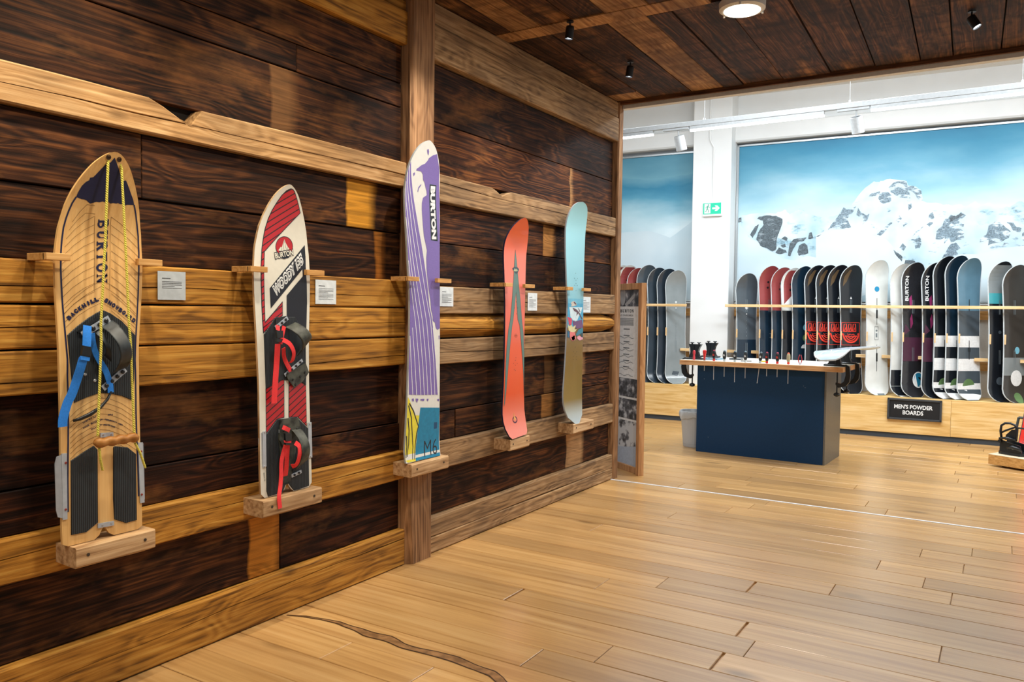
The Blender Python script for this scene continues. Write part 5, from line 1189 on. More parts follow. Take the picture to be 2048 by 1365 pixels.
for p in ([(205, 760), (225, 850), (230, 960), (236, 1060), (234, 1150)], [(200, 850), (208, 940), (205, 1040), (195, 1130)], [(210, 745), (240, 800), (262, 870), (275, 910), (262, 960), (250, 1080), (248, 1150)], [(190, 980), (192, 1060), (186, 1140)]): bk += stroke2(clampL(B3, cr(B3, c6, p)), .009, .006)
dec(B3, 'black_brushwork', bk, M_inkb, .0012, t3)['kind'] = 'stuff'
dtext(B3, 'model_lettering', 'M6', cr(B3, c6, [(318, 1130), (412, 1108), (316, 1015)]), M_inkb, .0013, t3, bold=-.008)
dec(B3, 'label_panel', [cr(B3, c5, [(388, 386), (437, 394), (448, 830), (397, 822)])], M_inkb, .0013, t3)
dec(B3, 'label_border', stroke2(cr(B3, c5, [(388, 386), (437, 394), (448, 830), (397, 822), (388, 386)]), .003), plain('slate_print', (60, 90, 96), .5), .0015, t3)
dtext(B3, 'lettering', 'BURTON', cr(B3, c5, [(394, 398), (403, 815), (431, 402)]), K_wprint, .0016, t3, bold=.06)
dec(B3, 'small_mark', [cr(B3, c6, [(388, 882), (410, 880), (408, 925), (386, 928)])], plain('dark_blue_mark', (10, 70, 110), .5), .0013, t3)

# ---- board 4: orange with green stripes
def grad(name, stops, z0, z1, rough=.35, noise_amt=.05):
    m, nt, b = newmat(name); L = nt.links.new; g = N(nt, 'ShaderNodeNewGeometry'); sp = N(nt, 'ShaderNodeSeparateXYZ'); L(g.outputs['Position'], sp.inputs[0])
    mr = N(nt, 'ShaderNodeMapRange'); mr.inputs[1].default_value = z0; mr.inputs[2].default_value = z1; L(sp.outputs[2], mr.inputs[0])
    nz = N(nt, 'ShaderNodeTexNoise'); nz.inputs['Scale'].default_value = 500; L(g.outputs['Position'], nz.inputs['Vector'])
    f = math_(nt, 'ADD', mr.outputs[0], math_(nt, 'MULTIPLY', math_(nt, 'SUBTRACT', nz.outputs[0], .5), noise_amt))
    L(ramp(nt, f, stops), b.inputs['Base Color']); b.inputs['Roughness'].default_value = rough; b.inputs['Coat Weight'].default_value = .25; MATS[name] = m; return m
h4 = [(.60, .104), (.62, .112), (.65, .128), (.7, .138), (.75, .139), (.85, .134), (.95, .128), (1.1, .1235), (1.3, .122), (1.5, .124), (1.67, .133), (1.8, .1405), (1.87, .142), (1.92, .134), (1.96, .118), (2.0, .092), (2.025, .066), (2.042, .042), (2.050, .02), (2.054, .004)]
B4 = WB(.604, 2.054, h4, [(.6, 4.520), (.85, 4.517), (1.1, 4.523), (1.5, 4.524), (1.77, 4.515), (2.1, 4.517)], .073, 1.80, .050, .80)
B4.x0 = .085
t4 = thing('snowboard', 'orange and pink snowboard with crossing grey green stripes', 'snowboard', (.09, 4.52, .604))
M_or = grad('orange_pink_fade', [(.0, (228, 128, 108)), (.10, (230, 122, 100)), (.20, (226, 84, 40)), (.38, (228, 92, 54)), (.52, (228, 108, 88)), (.70, (232, 128, 112)), (.84, (230, 116, 92)), (.93, (222, 88, 34)), (1, (218, 82, 28))], .604, 2.054)
wb_mesh(B4, t4, M_or, plain('blue_black_sidewall', (30, 34, 62), .4), M_black, lambda c: .604+.006*(1+c)+.02*max(0, (abs(c)-.9)/.1)**2)
M_gg = plain('grey_green_print', (96, 128, 122), .4, noise_amt=.08, scale=300)
Acol = clampL(B4, cr(B4, c7, [(331, 600), (322, 700), (316, 830), (306, 980), (292, 1180), (275, 1365)])+cr(B4, c8, [(225, 60), (212, 180), (198, 330), (190, 450), (184, 600), (178, 760), (172, 880), (180, 850), (196, 700), (212, 500), (230, 300), (245, 150), (262, 0)])+cr(B4, c7, [(307, 1365), (322, 1220), (338, 1060), (346, 1200), (357, 1365)])+cr(B4, c8, [(300, 0), (314, 140), (328, 300), (339, 440), (348, 580), (357, 780), (368, 700), (367, 560), (360, 400), (349, 220), (335, 95), (326, 0)])+cr(B4, c7, [(402, 1365), (385, 1150), (368, 980), (354, 830), (342, 700)]))
dec(B4, 'green_stripes', [Acol], M_gg, .0010, t4); dec(B4, 'stripe_outline', stroke2(Acol+[Acol[0]], .0018), plain('dark_green_line', (52, 66, 66), .5), .0012, t4)
dec(B4, 'diamond', [cr(B4, c7, [(296, 805), (320, 785), (352, 790), (370, 812), (362, 838), (338, 868), (318, 840)])], plain('deep_green_print', (52, 74, 86), .4), .0015, t4)
dec(B4, 'diamond_peak', [cr(B4, c7, [(308, 832), (322, 800), (334, 815), (344, 805), (356, 832), (334, 836)])], plain('sage_print', (166, 176, 140), .4), .0019, t4)
for p in ((280, 435), (275, 460), (258, 488), (292, 490), (276, 505), (264, 545), (276, 552)):
    (x, z), = cr(B4, c8, [p]); dec(B4, 'insert_hole', [circ(x, z, .0028, 8)], M_inkb, .0013, t4)
for p in ((340, 1168), (322, 1235), (356, 1235), (340, 1300)):
    (x, z), = cr(B4, c7, [p]); dec(B4, 'insert_hole', [circ(x, z, .0028, 8)], M_inkb, .0014, t4)
(x, z), = cr(B4, c8, [(280, 236)]); dec(B4, 'small_emblem', stroke2(circ(x, z, .018, 6, .012)+[(x+.018, z)], .002)+[rect(x-.012, z-.002, x+.012, z+.002)], plain('rust_print', (130, 60, 40), .5), .0013, t4)
(x, z), = cr(B4, c8, [(271, 1000)]); dec(B4, 'tail_emblem_ring', stroke2(circ(x, z, .026, 16, .018)+[(x+.026, z)], .009), plain('plum_ink', (74, 40, 62), .5), .0013, t4)
dec(B4, 'tail_emblem_peak', [[(x-.014, z), (x-.008, z+.03), (x-.004, z+.052), (x+.002, z+.02), (x+.014, z+.012), (x+.008, z-.004)]], plain('straw_print', (214, 160, 90), .5), .0016, t4)

# ---- board 5: pale blue with reef picture
h5 = [(.598, .03), (.602, .055), (.612, .080), (.65, .114), (.7, .139), (.75, .149), (.8, .153), (.85, .152), (.95, .145), (1.1, .138), (1.3, .131), (1.5, .128), (1.87, .151), (1.97, .156), (2.07, .160), (2.12, .157), (2.17, .144), (2.21, .123), (2.232, .100), (2.248, .072), (2.256, .045), (2.260, .02), (2.262, .004)]
B5 = WB(.598, 2.262, h5, [(.6, 5.370), (.85, 5.364), (1.1, 5.380), (1.3, 5.387), (1.5, 5.388), (1.87, 5.372), (2.3, 5.372)], .055, 2.0, .040, .80)
t5 = thing('snowboard', 'pale blue snowboard with reef picture at the middle and gold brown tail', 'snowboard', (.09, 5.38, .6))
M_lb = grad('pale_blue_to_gold_print', [(0, (176, 190, 196)), (.045, (168, 176, 172)), (.11, (132, 112, 60)), (.30, (126, 100, 46)), (.445, (122, 98, 52)), (.446, (138, 196, 214)), (.62, (140, 200, 216)), (1, (150, 204, 212))], .598, 2.262, .3, .01)
wb_mesh(B5, t5, M_lb, plain('silver_grey_sidewall', (168, 176, 186), .4), M_black)
zpic0, zpic1 = 1.30, 1.55
W5 = lambda z: B5.half(z)*.985
c9 = (.0806, 1130, 590)
dec(B5, 'picture_water', [clipw(B5, 1.325, 1.505)], plain('bright_water_print', (74, 166, 206), .35), .0009, t5)
dec(B5, 'picture_sky', [clipw(B5, 1.505, 1.54)], plain('hazy_sky_print', (110, 186, 214), .35), .0009, t5)
dec(B5, 'picture_glow', [cr(B5, c9, [(100, 305), (430, 310), (400, 420), (330, 560), (300, 640), (200, 640), (130, 540), (120, 420)])], plain('pale_glow_print', (206, 228, 236), .35), .0013, t5)
dec(B5, 'turtle_shell', [cr(B5, c9, [(140, 200), (190, 160), (240, 165), (290, 235), (280, 260), (200, 285), (140, 290), (165, 250)])], plain('cream_shell_print', (206, 200, 190), .35), .0016, t5)
dec(B5, 'turtle_spots', [cr(B5, c9, p) for p in ([(205, 180), (240, 175), (285, 240), (240, 240)], [(180, 320), (220, 400), (290, 440), (275, 530), (310, 480), (330, 460), (410, 610), (430, 600), (350, 440), (290, 370), (240, 340)], [(320, 330), (340, 340), (380, 430), (350, 420)])], plain('umber_print', (96, 72, 84), .35), .0019, t5)
cor = [([(60, 560), (150, 570), (170, 640), (150, 760), (90, 740)], (206, 70, 96)), ([(180, 640), (250, 660), (420, 620), (450, 800), (300, 850), (200, 760)], (108, 74, 120)), ([(60, 740), (100, 780), (150, 740), (190, 800), (260, 760), (230, 850), (310, 840), (240, 920), (130, 920), (80, 880)], (214, 206, 160)),
       ([(50, 880), (110, 930), (110, 1060), (50, 1050)], (40, 104, 140)), ([(260, 980), (330, 860), (440, 820), (440, 940), (380, 980), (280, 1020)], (58, 128, 150)), ([(120, 900), (230, 900), (260, 1040), (270, 1090), (190, 1150), (130, 1100), (110, 1000)], (222, 120, 122)), ([(290, 1050), (340, 1010), (400, 1050), (440, 1070), (430, 1110), (340, 1130), (300, 1090)], (222, 160, 180)), ([(380, 940), (440, 930), (445, 1050), (400, 1040)], (52, 84, 96)),
       ([(250, 650), (300, 660), (290, 720), (250, 720)], (226, 220, 190)), ([(150, 1050), (240, 1010), (240, 1110), (180, 1140)], (216, 66, 72))]
for i, (p, c) in enumerate(cor): dec(B5, 'coral', [jag(clampL(B5, cr(B5, c9, p+[p[0]])), .004, 3, i)[:-1]], plain('coral_print_%d' % i, c, .35), .0019+.0002*(i % 4), t5)
for p in ((990, 855), (977, 912), (1008, 915), (992, 932), (992, 968), (978, 988), (1007, 990), (992, 1047)):
    (x, z), = cr(B5, c7, [p]); dec(B5, 'insert_hole', [circ(x, z, .0032, 8)], M_inkb, .0013, t5)
for p in ((820, 340), (804, 382), (832, 382), (818, 400), (804, 425), (832, 428), (802, 452), (828, 452)):
    (x, z), = cr(B5, c8, [p]); dec(B5, 'insert_hole', [circ(x, z, .0032, 8)], M_inkb, .0013, t5)

# ---- ceiling fittings of the passage
M_lampb = plain('black_spot_housing', (22, 24, 26), .4)
for i, (((x, y), (by, bz)), lab) in enumerate(zip(list(zip(SPOTS, BCEN))+[((2.63, 5.42), (5.0, 1.4)), ((2.63, 4.40), (4.2, 1.4))], ('first small black ceiling spotlight, nearest the viewer, aimed at the maple board', 'small black ceiling spotlight aimed at the cream and red board', 'small black ceiling spotlight aimed at the purple board', 'small black ceiling spotlight above the orange board', 'small black ceiling spotlight farthest along above the pale blue board', 'small glaring ceiling spotlight near the right ceiling edge', 'small ceiling spotlight on the right side above the viewer'))):
    t = thing('spotlight', lab, 'spotlight', (x, y, CZ))
    MB().lathe([(.022, 0), (.022, .006)], (x, y, CZ-.012), n=16).build('ceiling_plate', M_lampb, t)
    MB().tube([(x, y, CZ-.01), (x, y, CZ-.045)], .005).build('stem', M_lampb, t)
    tgt = Vector((0 if x < 1 else 5.2, by, bz)); c0 = Vector((x, y, CZ-.05)); ax = ((tgt-c0).normalized()+Vector((0, 0, -.9))).normalized()
    h = MB().lathe([(.010, -.018), (.024, -.012), (.026, .0), (.026, .062), (.023, .062), (.023, .05)], c0, ax, 18).build('head', M_lampb, t)
    MB().lathe([(.022, 0), (.022, .002)], c0+ax*.052, ax, 16).build('lens', emis('spot_lens_glow', (235, 245, 255), 10), h)
for (x, y), lab in (((1.52, 4.62), 'round white glowing ceiling luminaire at the top edge of the view'), ((1.52, 2.3), 'round white ceiling luminaire above the viewer')):
    t = thing('ceiling_lamp', lab, 'lamp', (x, y, CZ))
    MB().lathe([(.112, 0), (.128, .008), (.130, .045), (.120, .05), (.120, .052), (.112, .052)], (x, y, CZ-.056), n=40).build('rim', M_white, t)
    MB().lathe([(.0, 0), (.06, .002), (.100, .010), (.111, .02), (.111, .03)], (x, y, CZ-.068), n=40, cap=False).build('diffuser', emis('warm_diffuser_glow', (255, 246, 226), 7), t)
    for k in range(3): a = k*2.1+.7; MB().lathe([(.006, 0), (.006, .012)], (x+.124*math.cos(a), y+.124*math.sin(a), CZ-.062), n=8).build('clip', M_white, t)
# ------------------------------------------------------------------ tool counter
CT = math.radians(-2.24); CU = Vector((math.cos(CT), math.sin(CT), 0)); CV = Vector((-math.sin(CT), math.cos(CT), 0)); CO = Vector((.14, 8.068, 0))
CM = Matrix(((CU.x, CV.x, 0, CO.x), (CU.y, CV.y, 0, CO.y), (0, 0, 1, 0), (0, 0, 0, 1)))      # (s along front, d depth, z)
ct = thing('counter', 'dark blue black workshop counter with light wood worktop', 'counter', CM @ Vector((.63, .32, 0)), CT)
M_cnt = plain('dark_blue_laminate', (10, 52, 88), .5, spec=.25, noise_amt=.05, scale=60, bump=.1); M_cside = plain('satin_grey_panel', (112, 112, 108), .38, metal=.35, noise_amt=.05)
M_top = wood('laminated_worktop', (176, 122, 74), (212, 162, 112), (224, 182, 136), axis='X', rough=.45, bump=.04, blotch=.12, knots=.5, var=0, ring=.05)
def cbox(name, a, b, mat, par=None, ch=0): return MB().box(a, b, CM, ch).build(name, mat, par)
cbox('front_panel', (0, 0, 0), (1.262, .018, .904), M_cnt, ct, .0015)
cbox('side_panel', (1.263, .0, 0), (1.28, .64, .904), M_cside, ct, .001); cbox('side_panel', (0, .019, 0), (.018, .64, .904), M_cside, ct)
cbox('rear_panel', (.019, .62, 0), (1.262, .638, .904), M_cnt, ct)
cbox('worktop', (-.158, -.10, .905), (1.445, .72, .953), M_top, ct, .002)
cbox('worktop_surface', (-.154, -.096, .9531), (1.441, .716, .9545), plain('pale_worktop_laminate', (226, 218, 204), .4), ct)
for s, z in ((.075, .76), (.13, .16), (1.07, .75), (1.085, .735)): MB().lathe([(.003, 0), (.003, .001)], CM @ Vector((s, -.001, z)), (0, -1, 0), 8).build('scratch', plain('chip', (150, 160, 168), .6), ct)

def on_counter(px, py, d=-.05):
    q = onpl(px, py, CO+CV*d, CV)-CO; return (q.dot(CU), q.z)
SD = [(1388, 741, 'red screwdriver with wood yellow cap, leftmost on the counter edge', 'a'), (1409, 742, 'red and black ball handled screwdriver, second from left on the counter edge', 'b'), (1428, 760, 'black screwdriver with red collar and red mark, third from left', 'c'),
      (1449, 754, 'black screwdriver with white mark and clear collar, first of four alike', 'd'), (1470, 765, 'black screwdriver with white mark, second of four alike', 'd'), (1491, 757, 'black screwdriver with white mark, third of four alike', 'd'), (1514, 767, 'black screwdriver with white mark hanging aslant, last of four alike', 'd'),
      (1534, 753, 'black screwdriver with red collar, left of two right of the aslant one', 'c'), (1555, 755, 'black screwdriver with red collar, right of two right of the aslant one', 'c'), (1577, 768, 'beige handled screwdriver with red ends beside the pliers', 'e')]
M_shaft = plain('steel_shaft', (208, 214, 220), .35, metal=.1)
hc = dict(a=((206, 60, 70), (206, 60, 70), (206, 170, 90)), b=((210, 44, 44), (30, 30, 32), (210, 44, 44)), c=((30, 26, 32), (214, 44, 40), (170, 60, 80)), d=((28, 34, 38), (190, 196, 198), (120, 140, 150)), e=((176, 164, 132), (224, 70, 50), (226, 96, 66)))
for px_, pyb, lab, kd in SD:
    s, zb = on_counter(px_, pyb); s2, _ = on_counter(px_+(0 if px_ != 1514 else 6), 715); t = thing('screwdriver', lab, 'screwdriver', CM @ Vector((s2, -.05, .9555)), CT)
    tilt = Vector((s-s2, 0, zb-.96)).normalized() if px_ == 1514 else Vector((0, 0, -1)); up = -(CM.to_3x3() @ tilt)
    o = CM @ Vector((s2, -.05, .9555)); body, col, cap = [plain('handle_%s%d' % (kd, i), c, .35) for i, c in enumerate(hc[kd])]
    if kd == 'b': prof = [(.006, .0), (.010, .02), (.014, .055), (.019, .085), (.018, .1), (.010, .108), (.002, .110)]
    elif kd == 'a': prof = [(.011, .0), (.013, .02), (.010, .05), (.014, .07), (.013, .09), (.008, .1), (.002, .102)]
    else: prof = [(.012, .022), (.017, .035), (.0185, .065), (.0165, .09), (.012, .102)]
    h = MB().lathe(prof, o, up, 16).build('handle', body, t, smooth=False)
    if kd in 'cde': MB().lathe([(.010, .0), (.0135, .006), (.0115, .0215)], o, up, 14).build('collar', col, t); MB().lathe([(.012, .1021), (.010, .109), (.003, .113)], o, up, 14).build('cap', cap, t)
    else: MB().lathe([(.0115, -.0), (.0115, .004)], o, up, 14).build('collar', col, t)
    MB().tube([o, o-up*((.9555-zb)/max(.9, up.z))], .0032, 8).build('shaft', M_shaft, t)
    if kd in 'cd': 
        m_ = K_wprint if kd == 'd' else K_rprint; x0 = o+up*.063-CV*.0186
        cu = CU
        f = MB(); 
        for a, b, c, d in ((-.008, -.010, -.003, .010), (-.008, -.010, .009, -.005), (.001, -.004, .005, .010), (.004, -.004, .009, .001)):
            f.prism([x0+cu*a+up*b, x0+cu*c+up*b, x0+cu*c+up*d, x0+cu*a+up*d], -CV, .0006)
        f.build('handle_mark', m_, t)['kind'] = 'stuff'
s, _ = on_counter(1600, 730); t = thing('pliers', 'small pliers with thin red handles standing in the counter edge', 'pliers', CM @ Vector((s, -.05, .9555)), CT)
for sg_ in (-1, 1): MB().tube([CM @ Vector((s+sg_*x, -.05, z)) for x, z in ((.003, .962), (.014, .985), (.017, 1.01), (.011, 1.035), (.006, 1.052))], [.004, .005, .0048, .004, .003], 8).build('handle', plain('dark_red_grip', (170, 36, 44), .4), t, smooth=True)
MB().box((s-.008, -.056, .930), (s+.008, -.044, .966), CM, .002).build('jaw', M_shaft, t)

# vices -------------------------------------------------------------------------------
M_vice = plain('black_vice_plastic', (16, 24, 30), .35, noise_amt=.15); M_vrim = plain('vice_edge', (130, 146, 154), .3, metal=.5)
def vice(label, s, d, mirror=1, board=False):
    t = thing('clamp_vice', label, 'vice', CM @ Vector((s, d, .9555)), CT)
    Q = lambda a, z, dd=0: CM @ Vector((s+mirror*a, d+dd, z))
    top = 1.115
    # two flared jaws with a slot between; a measured towards the counter's middle
    j1 = [(-.060, .9555), (-.052, .990), (-.040, 1.03), (-.044, 1.075), (-.058, top), (.000, top), (-.002, 1.05), (-.006, 1.0), (-.006, .9555)]
    j2 = [(.000, .9555), (.000, 1.0), (.006, 1.05), (.012, top), (.080, top), (.055, 1.075), (.044, 1.035), (.056, .990), (.085, .9555)]
    for j in (j1, j2):
        m = MB(); m.prism([Q(a, z, -.022) for a, z in j], CV, .044); m.build('jaw', M_vice, t)
    MB().box((s-.095 if mirror > 0 else s-.10, d-.035, .9556), (s+.10 if mirror > 0 else s+.095, d+.035, .972), CM, .004).build('base_bar', M_vice, t)
    if not board:
        for a in (-.028, .046): MB().lathe([(.009, 0), (.008, .008), (.020, .012), (.022, .016), (.018, .020)], Q(a, top), n=16).build('rubber_pad', M_vice, t)
    # C frame round the worktop edge, screw and knob below
    ed = -.095
    c = [(ed, .975), (ed-.034, .955), (ed-.044, .87), (ed-.036, .81), (ed-.004, .768), (ed+.060, .752), (ed+.085, .78), (ed+.085, .800), (ed+.04, .79), (ed+.012, .815), (ed-.002, .87), (ed-.001, .958), (ed+.03, .9557)]
    m = MB(); m.prism([Q(a, z, -.018) for a, z in c], CV, .036); m.build('c_frame', M_vice, t)
    MB().tube([Q(ed+.075, .904), Q(ed+.075, .70)], .007, 10).build('screw_rod', M_vice, t)
    MB().lathe([(.018, 0), (.018, .004)], Q(ed+.075, .8995), n=14).build('pressure_pad', M_vice, t)
    MB().lathe([(.008, 0), (.026, .008), (.030, .02), (.026, .032), (.008, .04)], Q(ed+.075, .665), n=12).build('knob', M_vice, t)
    return t
vice('black clamp vice at the front left corner of the counter', -.062, .07, 1)
vice('black clamp vice at the rear left end of the counter', -.062, .55, 1)
vice('black clamp vice at the front right corner, holding the pale board', 1.35, .02, -1, True)
vice('black clamp vice at the rear right end, behind the front one', 1.35, .46, -1, True)

# snowboard lying base up on the right vices
class LB(FB): pass
lb = FB(1.36, .148, nose=-.03, tail=-.08); bt = thing('snowboard', 'silvery pale blue snowboard lying across the two right hand vices', 'snowboard', CM @ Vector((1.18, -.50, 1.12)))
dirv = Vector((.14, 1.3, .004)).normalized(); wv_ = dirv.cross(Vector((.10, 0, -1))).normalized()
yv = dirv.cross(wv_).normalized()
# local x across, local z along the board (tail far), local -y is the face: face looks up
R3 = Matrix((wv_, yv, dirv)).transposed(); 
if (R3 @ Vector((0, -1, 0))).z < 0: R3 = Matrix((-wv_, -yv, dirv)).transposed()
bt.rotation_euler = R3.to_euler(); bt.location = Vector((1.53, 7.40, 1.126))
M_sil = gl('silvery_blue_base', (176, 196, 206), .25); fb_build(lb, bt, M_sil, K_edge)
(decal2('zigzag_print', lb.P, stroke2([(-.12, .03), (-.05, .10), (-.01, .16), (.01, .05), (.06, .12), (.12, .2)], .008), K_wprint, .0016, bt, [.04*i for i in range(1, 8)], True))['kind'] = 'stuff'
(decal2('marbled_print', lb.P, [clipw(lb, .30, 1.2)], plain('marbled_lilac_print', (158, 170, 186), .3, noise_amt=.3, scale=9), .0015, bt, (), True))

# small things on the worktop
def wt(name, label, cat, s0, d0, parts):
    t = thing(name, label, cat, CM @ Vector((s0, d0, .9546)), CT); return t
for i, (s0, d0, w_, l_, col, lab) in enumerate(((.10, .18, .16, .22, (120, 156, 176), 'blue grey tool tray lying by the left vices'), (.30, .32, .12, .10, (60, 72, 82), 'dark flat tool case behind the third screwdriver'))):
    t = wt('tool_tray', lab, 'tray', s0, d0, None); m_ = plain('tray_%d' % i, col, .4)
    b_ = MB(); z = .9547
    b_.box((s0-w_/2, d0-l_/2, z), (s0+w_/2, d0+l_/2, z+.003), CM)
    for a in (((s0-w_/2, d0-l_/2, z+.003), (s0+w_/2, d0-l_/2+.004, z+.015)), ((s0-w_/2, d0+l_/2-.004, z+.003), (s0+w_/2, d0+l_/2, z+.015)), ((s0-w_/2, d0-l_/2, z+.003), (s0-w_/2+.004, d0+l_/2, z+.015)), ((s0+w_/2-.004, d0-l_/2, z+.003), (s0+w_/2, d0+l_/2, z+.015))): b_.box(a[0], a[1], CM)
    b_.build('tray', m_, t)
    for k in range(3): MB().tube([CM @ Vector((s0-w_*.35, d0+(k-1)*l_*.25, z+.008)), CM @ Vector((s0+w_*.35, d0+(k-1)*l_*.25+.01, z+.008))], .0045, 8).build('bit', M_shaft if k != 1 else M_buck, t)
t = wt('pen', 'thin dark pen lying on the worktop behind the third screwdriver', 'pen', .46, .12, None); MB().tube([CM @ Vector((.42, .10, .959)), CM @ Vector((.52, .13, .959))], .004, 8).build('barrel', M_buck, t); MB().tube([CM @ Vector((.521, .1303, .959)), CM @ Vector((.535, .134, .959))], [.004, .001], 8).build('tip', M_shaft, t)
t = wt('utility_knife', 'yellow utility knife lying behind the slanting screwdriver', 'knife', .66, .12, None); MB().box((.60, .105, .9547), (.69, .13, .970), CM, .004).build('grip', plain('yellow_grip', (228, 196, 60), .4), t); MB().box((.575, .113, .958), (.60, .122, .960), CM).build('blade', M_shaft, t)
t = wt('paper_sheet', 'thin white sheet lying on the right half of the worktop', 'paper', 1.1, .25, None)
P_ = MB(); vs = []; fs = []
for i in range(9):
    for j in range(5):
        vs.append(CM @ Vector((.92+.30*i/8, .12+.30*j/4, .9556+.004*max(0, math.sin(i*.9)*math.sin(j*1.3)))))
for i in range(8):
    for j in range(4): fs.append((i*5+j, i*5+j+1, (i+1)*5+j+1, (i+1)*5+j))
P_.add(vs, fs).build('sheet', plain('white_paper', (232, 236, 238), .6), t)

# waste bin ------------------------------------------------------------------------------
bn = thing('waste_bin', 'smoky translucent waste bin with pale liner left of the counter', 'bin', (.012, 8.36, 0))
m, nt, b = newmat('smoky_clear_plastic'); b.inputs['Base Color'].default_value = lin((236, 240, 244)); b.inputs['Roughness'].default_value = .2; b.inputs['Transmission Weight'].default_value = .4; b.inputs['IOR'].default_value = 1.2
MB().lathe([(.001, .004), (.103, .004), (.106, 0), (.110, .01), (.142, .37), (.147, .375), (.147, .38), (.139, .372), (.106, .012), (.001, .010)], (.012, 8.36, 0), n=32, cap=False).build('body', m, bn, smooth=False)
MB().lathe([(.1065, .012), (.1125, .035)], (.012, 8.36, 0), n=32, cap=False).build('base_band', plain('blue_grey_band', (130, 142, 158), .4), bn)
m, nt, b = newmat('thin_white_liner'); b.inputs['Base Color'].default_value = lin((216, 222, 226)); b.inputs['Roughness'].default_value = .35; b.inputs['Transmission Weight'].default_value = .25
vs = []; fs = []; n = 48
prof = [(.100, .05), (.108, .12), (.118, .2), (.130, .3), (.137, .382), (.143, .389), (.150, .386), (.154, .37), (.157, .34), (.155, .315)]
for i, (r, z) in enumerate(prof):
    for k in range(n):
        a = 2*math.pi*k/n; w_ = (.003 if i < 4 else .004)*math.sin(a*11+i*.8)+.003*math.sin(a*5+1); zz = z+(.012*math.sin(a*4+.5)+.006*math.sin(a*9) if i > 6 else 0)
        vs.append((.012+(r+w_-.004*(i < 4))*math.cos(a), 8.36+(r+w_-.004*(i < 4))*math.sin(a), zz))
for i in range(len(prof)-1):
    for k in range(n): fs.append((i*n+k, i*n+(k+1) % n, (i+1)*n+(k+1) % n, (i+1)*n+k))
MB().add(vs, fs).build('liner', m, bn, smooth=True)

# framed poster leaning by the end of the timber wall --------------------------------------
FA = Vector((.138, 6.54, 0)); fd = Vector((-.25, .17, 0)).normalized(); fn = Vector((-fd.y*-1, 0, 0)); fn = Vector((fd.y, -fd.x, 0)); 
if fn.dot(CAM-FA) < 0: fn = -fn
FP = Matrix(((fd.x, fn.x, 0, FA.x), (fd.y, fn.y, 0, FA.y), (0, 0, 1, 0), (0, 0, 0, 1)))     # (a leftwards, out, z)
pf = thing('poster_frame', 'tall narrow wooden frame with black and white exhibition poster by the wall end', 'poster', FA+fd*.28)
M_fr = wood('oak_poster_frame', (158, 108, 66), (196, 146, 98), (212, 168, 122), axis='Z', rough=.55, bump=.1, knots=0, blotch=.1, var=0)
def pbox(name, a, b_, mat, par=None, ch=0): return MB().box(a, b_, FP, ch).build(name, mat, par)
pbox('stile', (0, -.055, 0), (.046, 0, 1.70), M_fr, pf, .001); pbox('stile', (.514, -.055, 0), (.56, 0, 1.70), M_fr, pf, .001)
pbox('rail', (.0465, -.055, 1.645), (.5135, 0, 1.70), M_fr, pf, .001); pbox('rail', (.0465, -.055, 0), (.5135, -.022, .055), M_fr, pf, .001)
pp = pbox('poster_sheet', (.0465, -.050, .0555), (.5135, -.040, 1.6445), plain('poster_paper', (238, 240, 242), .5), pf)
def onframe(x, y):
    q = onpl(x, y, FA+fn*-.038, fn)-FA; return (q.dot(fd), q.z)
gA = (.1758, 1225, 550); gB = (.1685, 1225, 740)
def fr(c, pts): return [onframe(c[1]+a*c[0], c[2]+b_*c[0]) for a, b_ in pts]
def fpoly(name, polys, mat, off, tris=None):
    vs = []; fs = []
    if tris: vs = [FP @ Vector((x, off, z)) for x, z in tris[0]]; fs = [tuple(f) for f in tris[1]]
    for p in polys:
        fs.append(tuple(range(len(vs), len(vs)+len(p)))); vs += [FP @ Vector((x, off, z)) for x, z in p]
    return mesh_obj(name, vs, fs, mat, pp)
def photo_mat(name, sc, lo, hi, seed):
    m, nt, b = newmat(name); tc = N(nt, 'ShaderNodeTexCoord'); mp = N(nt, 'ShaderNodeMapping'); mp.inputs['Location'].default_value = (seed, seed, seed); nt.links.new(tc.outputs['Object'], mp.inputs[0]); nz = N(nt, 'ShaderNodeTexNoise'); nz.inputs['Scale'].default_value = sc; nz.inputs['Detail'].default_value = 5; nt.links.new(mp.outputs[0], nz.inputs['Vector'])
    nt.links.new(ramp(nt, nz.outputs[0], [(lo, (24, 26, 34)), ((lo+hi)/2, (96, 98, 108)), (hi, (206, 210, 216))]), b.inputs['Base Color']); b.inputs['Roughness'].default_value = .5; return m
ph1 = photo_mat('dark_photo_print', 14, .42, .72, 1); ph2 = photo_mat('busy_photo_print', 16, .40, .66, 5); ph3 = photo_mat('snowy_photo_print', 12, .34, .50, 9)
gx = lambda z0, z1: [(.05, z0), (.51, z0), (.51, z1), (.05, z1)]
zt = lambda c, y: fr(c, [(200, y)])[0][1]
fpoly('photograph', [gx(zt(gA, 360), zt(gA, 155))], ph1, -.0390); fpoly('photograph', [gx(zt(gB, 325), zt(gB, 105))], ph2, -.0390); fpoly('photograph', [gx(zt(gB, 585), zt(gB, 350))], ph2, -.0390); fpoly('photograph', [gx(.06, zt(gB, 610))], ph3, -.0390)
fpoly('snow_foreground', [[(.05, .06), (.51, .06), (.51, zt(gB, 960)), (.3, zt(gB, 930)), (.05, zt(gB, 880))]], plain('pale_blue_grey_photo', (176, 190, 210), .5), -.0385)
fpoly('pale_board', [circ(*fr(gA, [(118, 245)])[0], .045, 16, .085)], plain('light_photo_grey', (170, 172, 176), .5), -.0385)
fpoly('slanting_board', [fr(gA, [(140, 335), (235, 225), (250, 250), (195, 330), (150, 350)])], plain('light_photo_grey', (170, 172, 176), .5), -.0385)
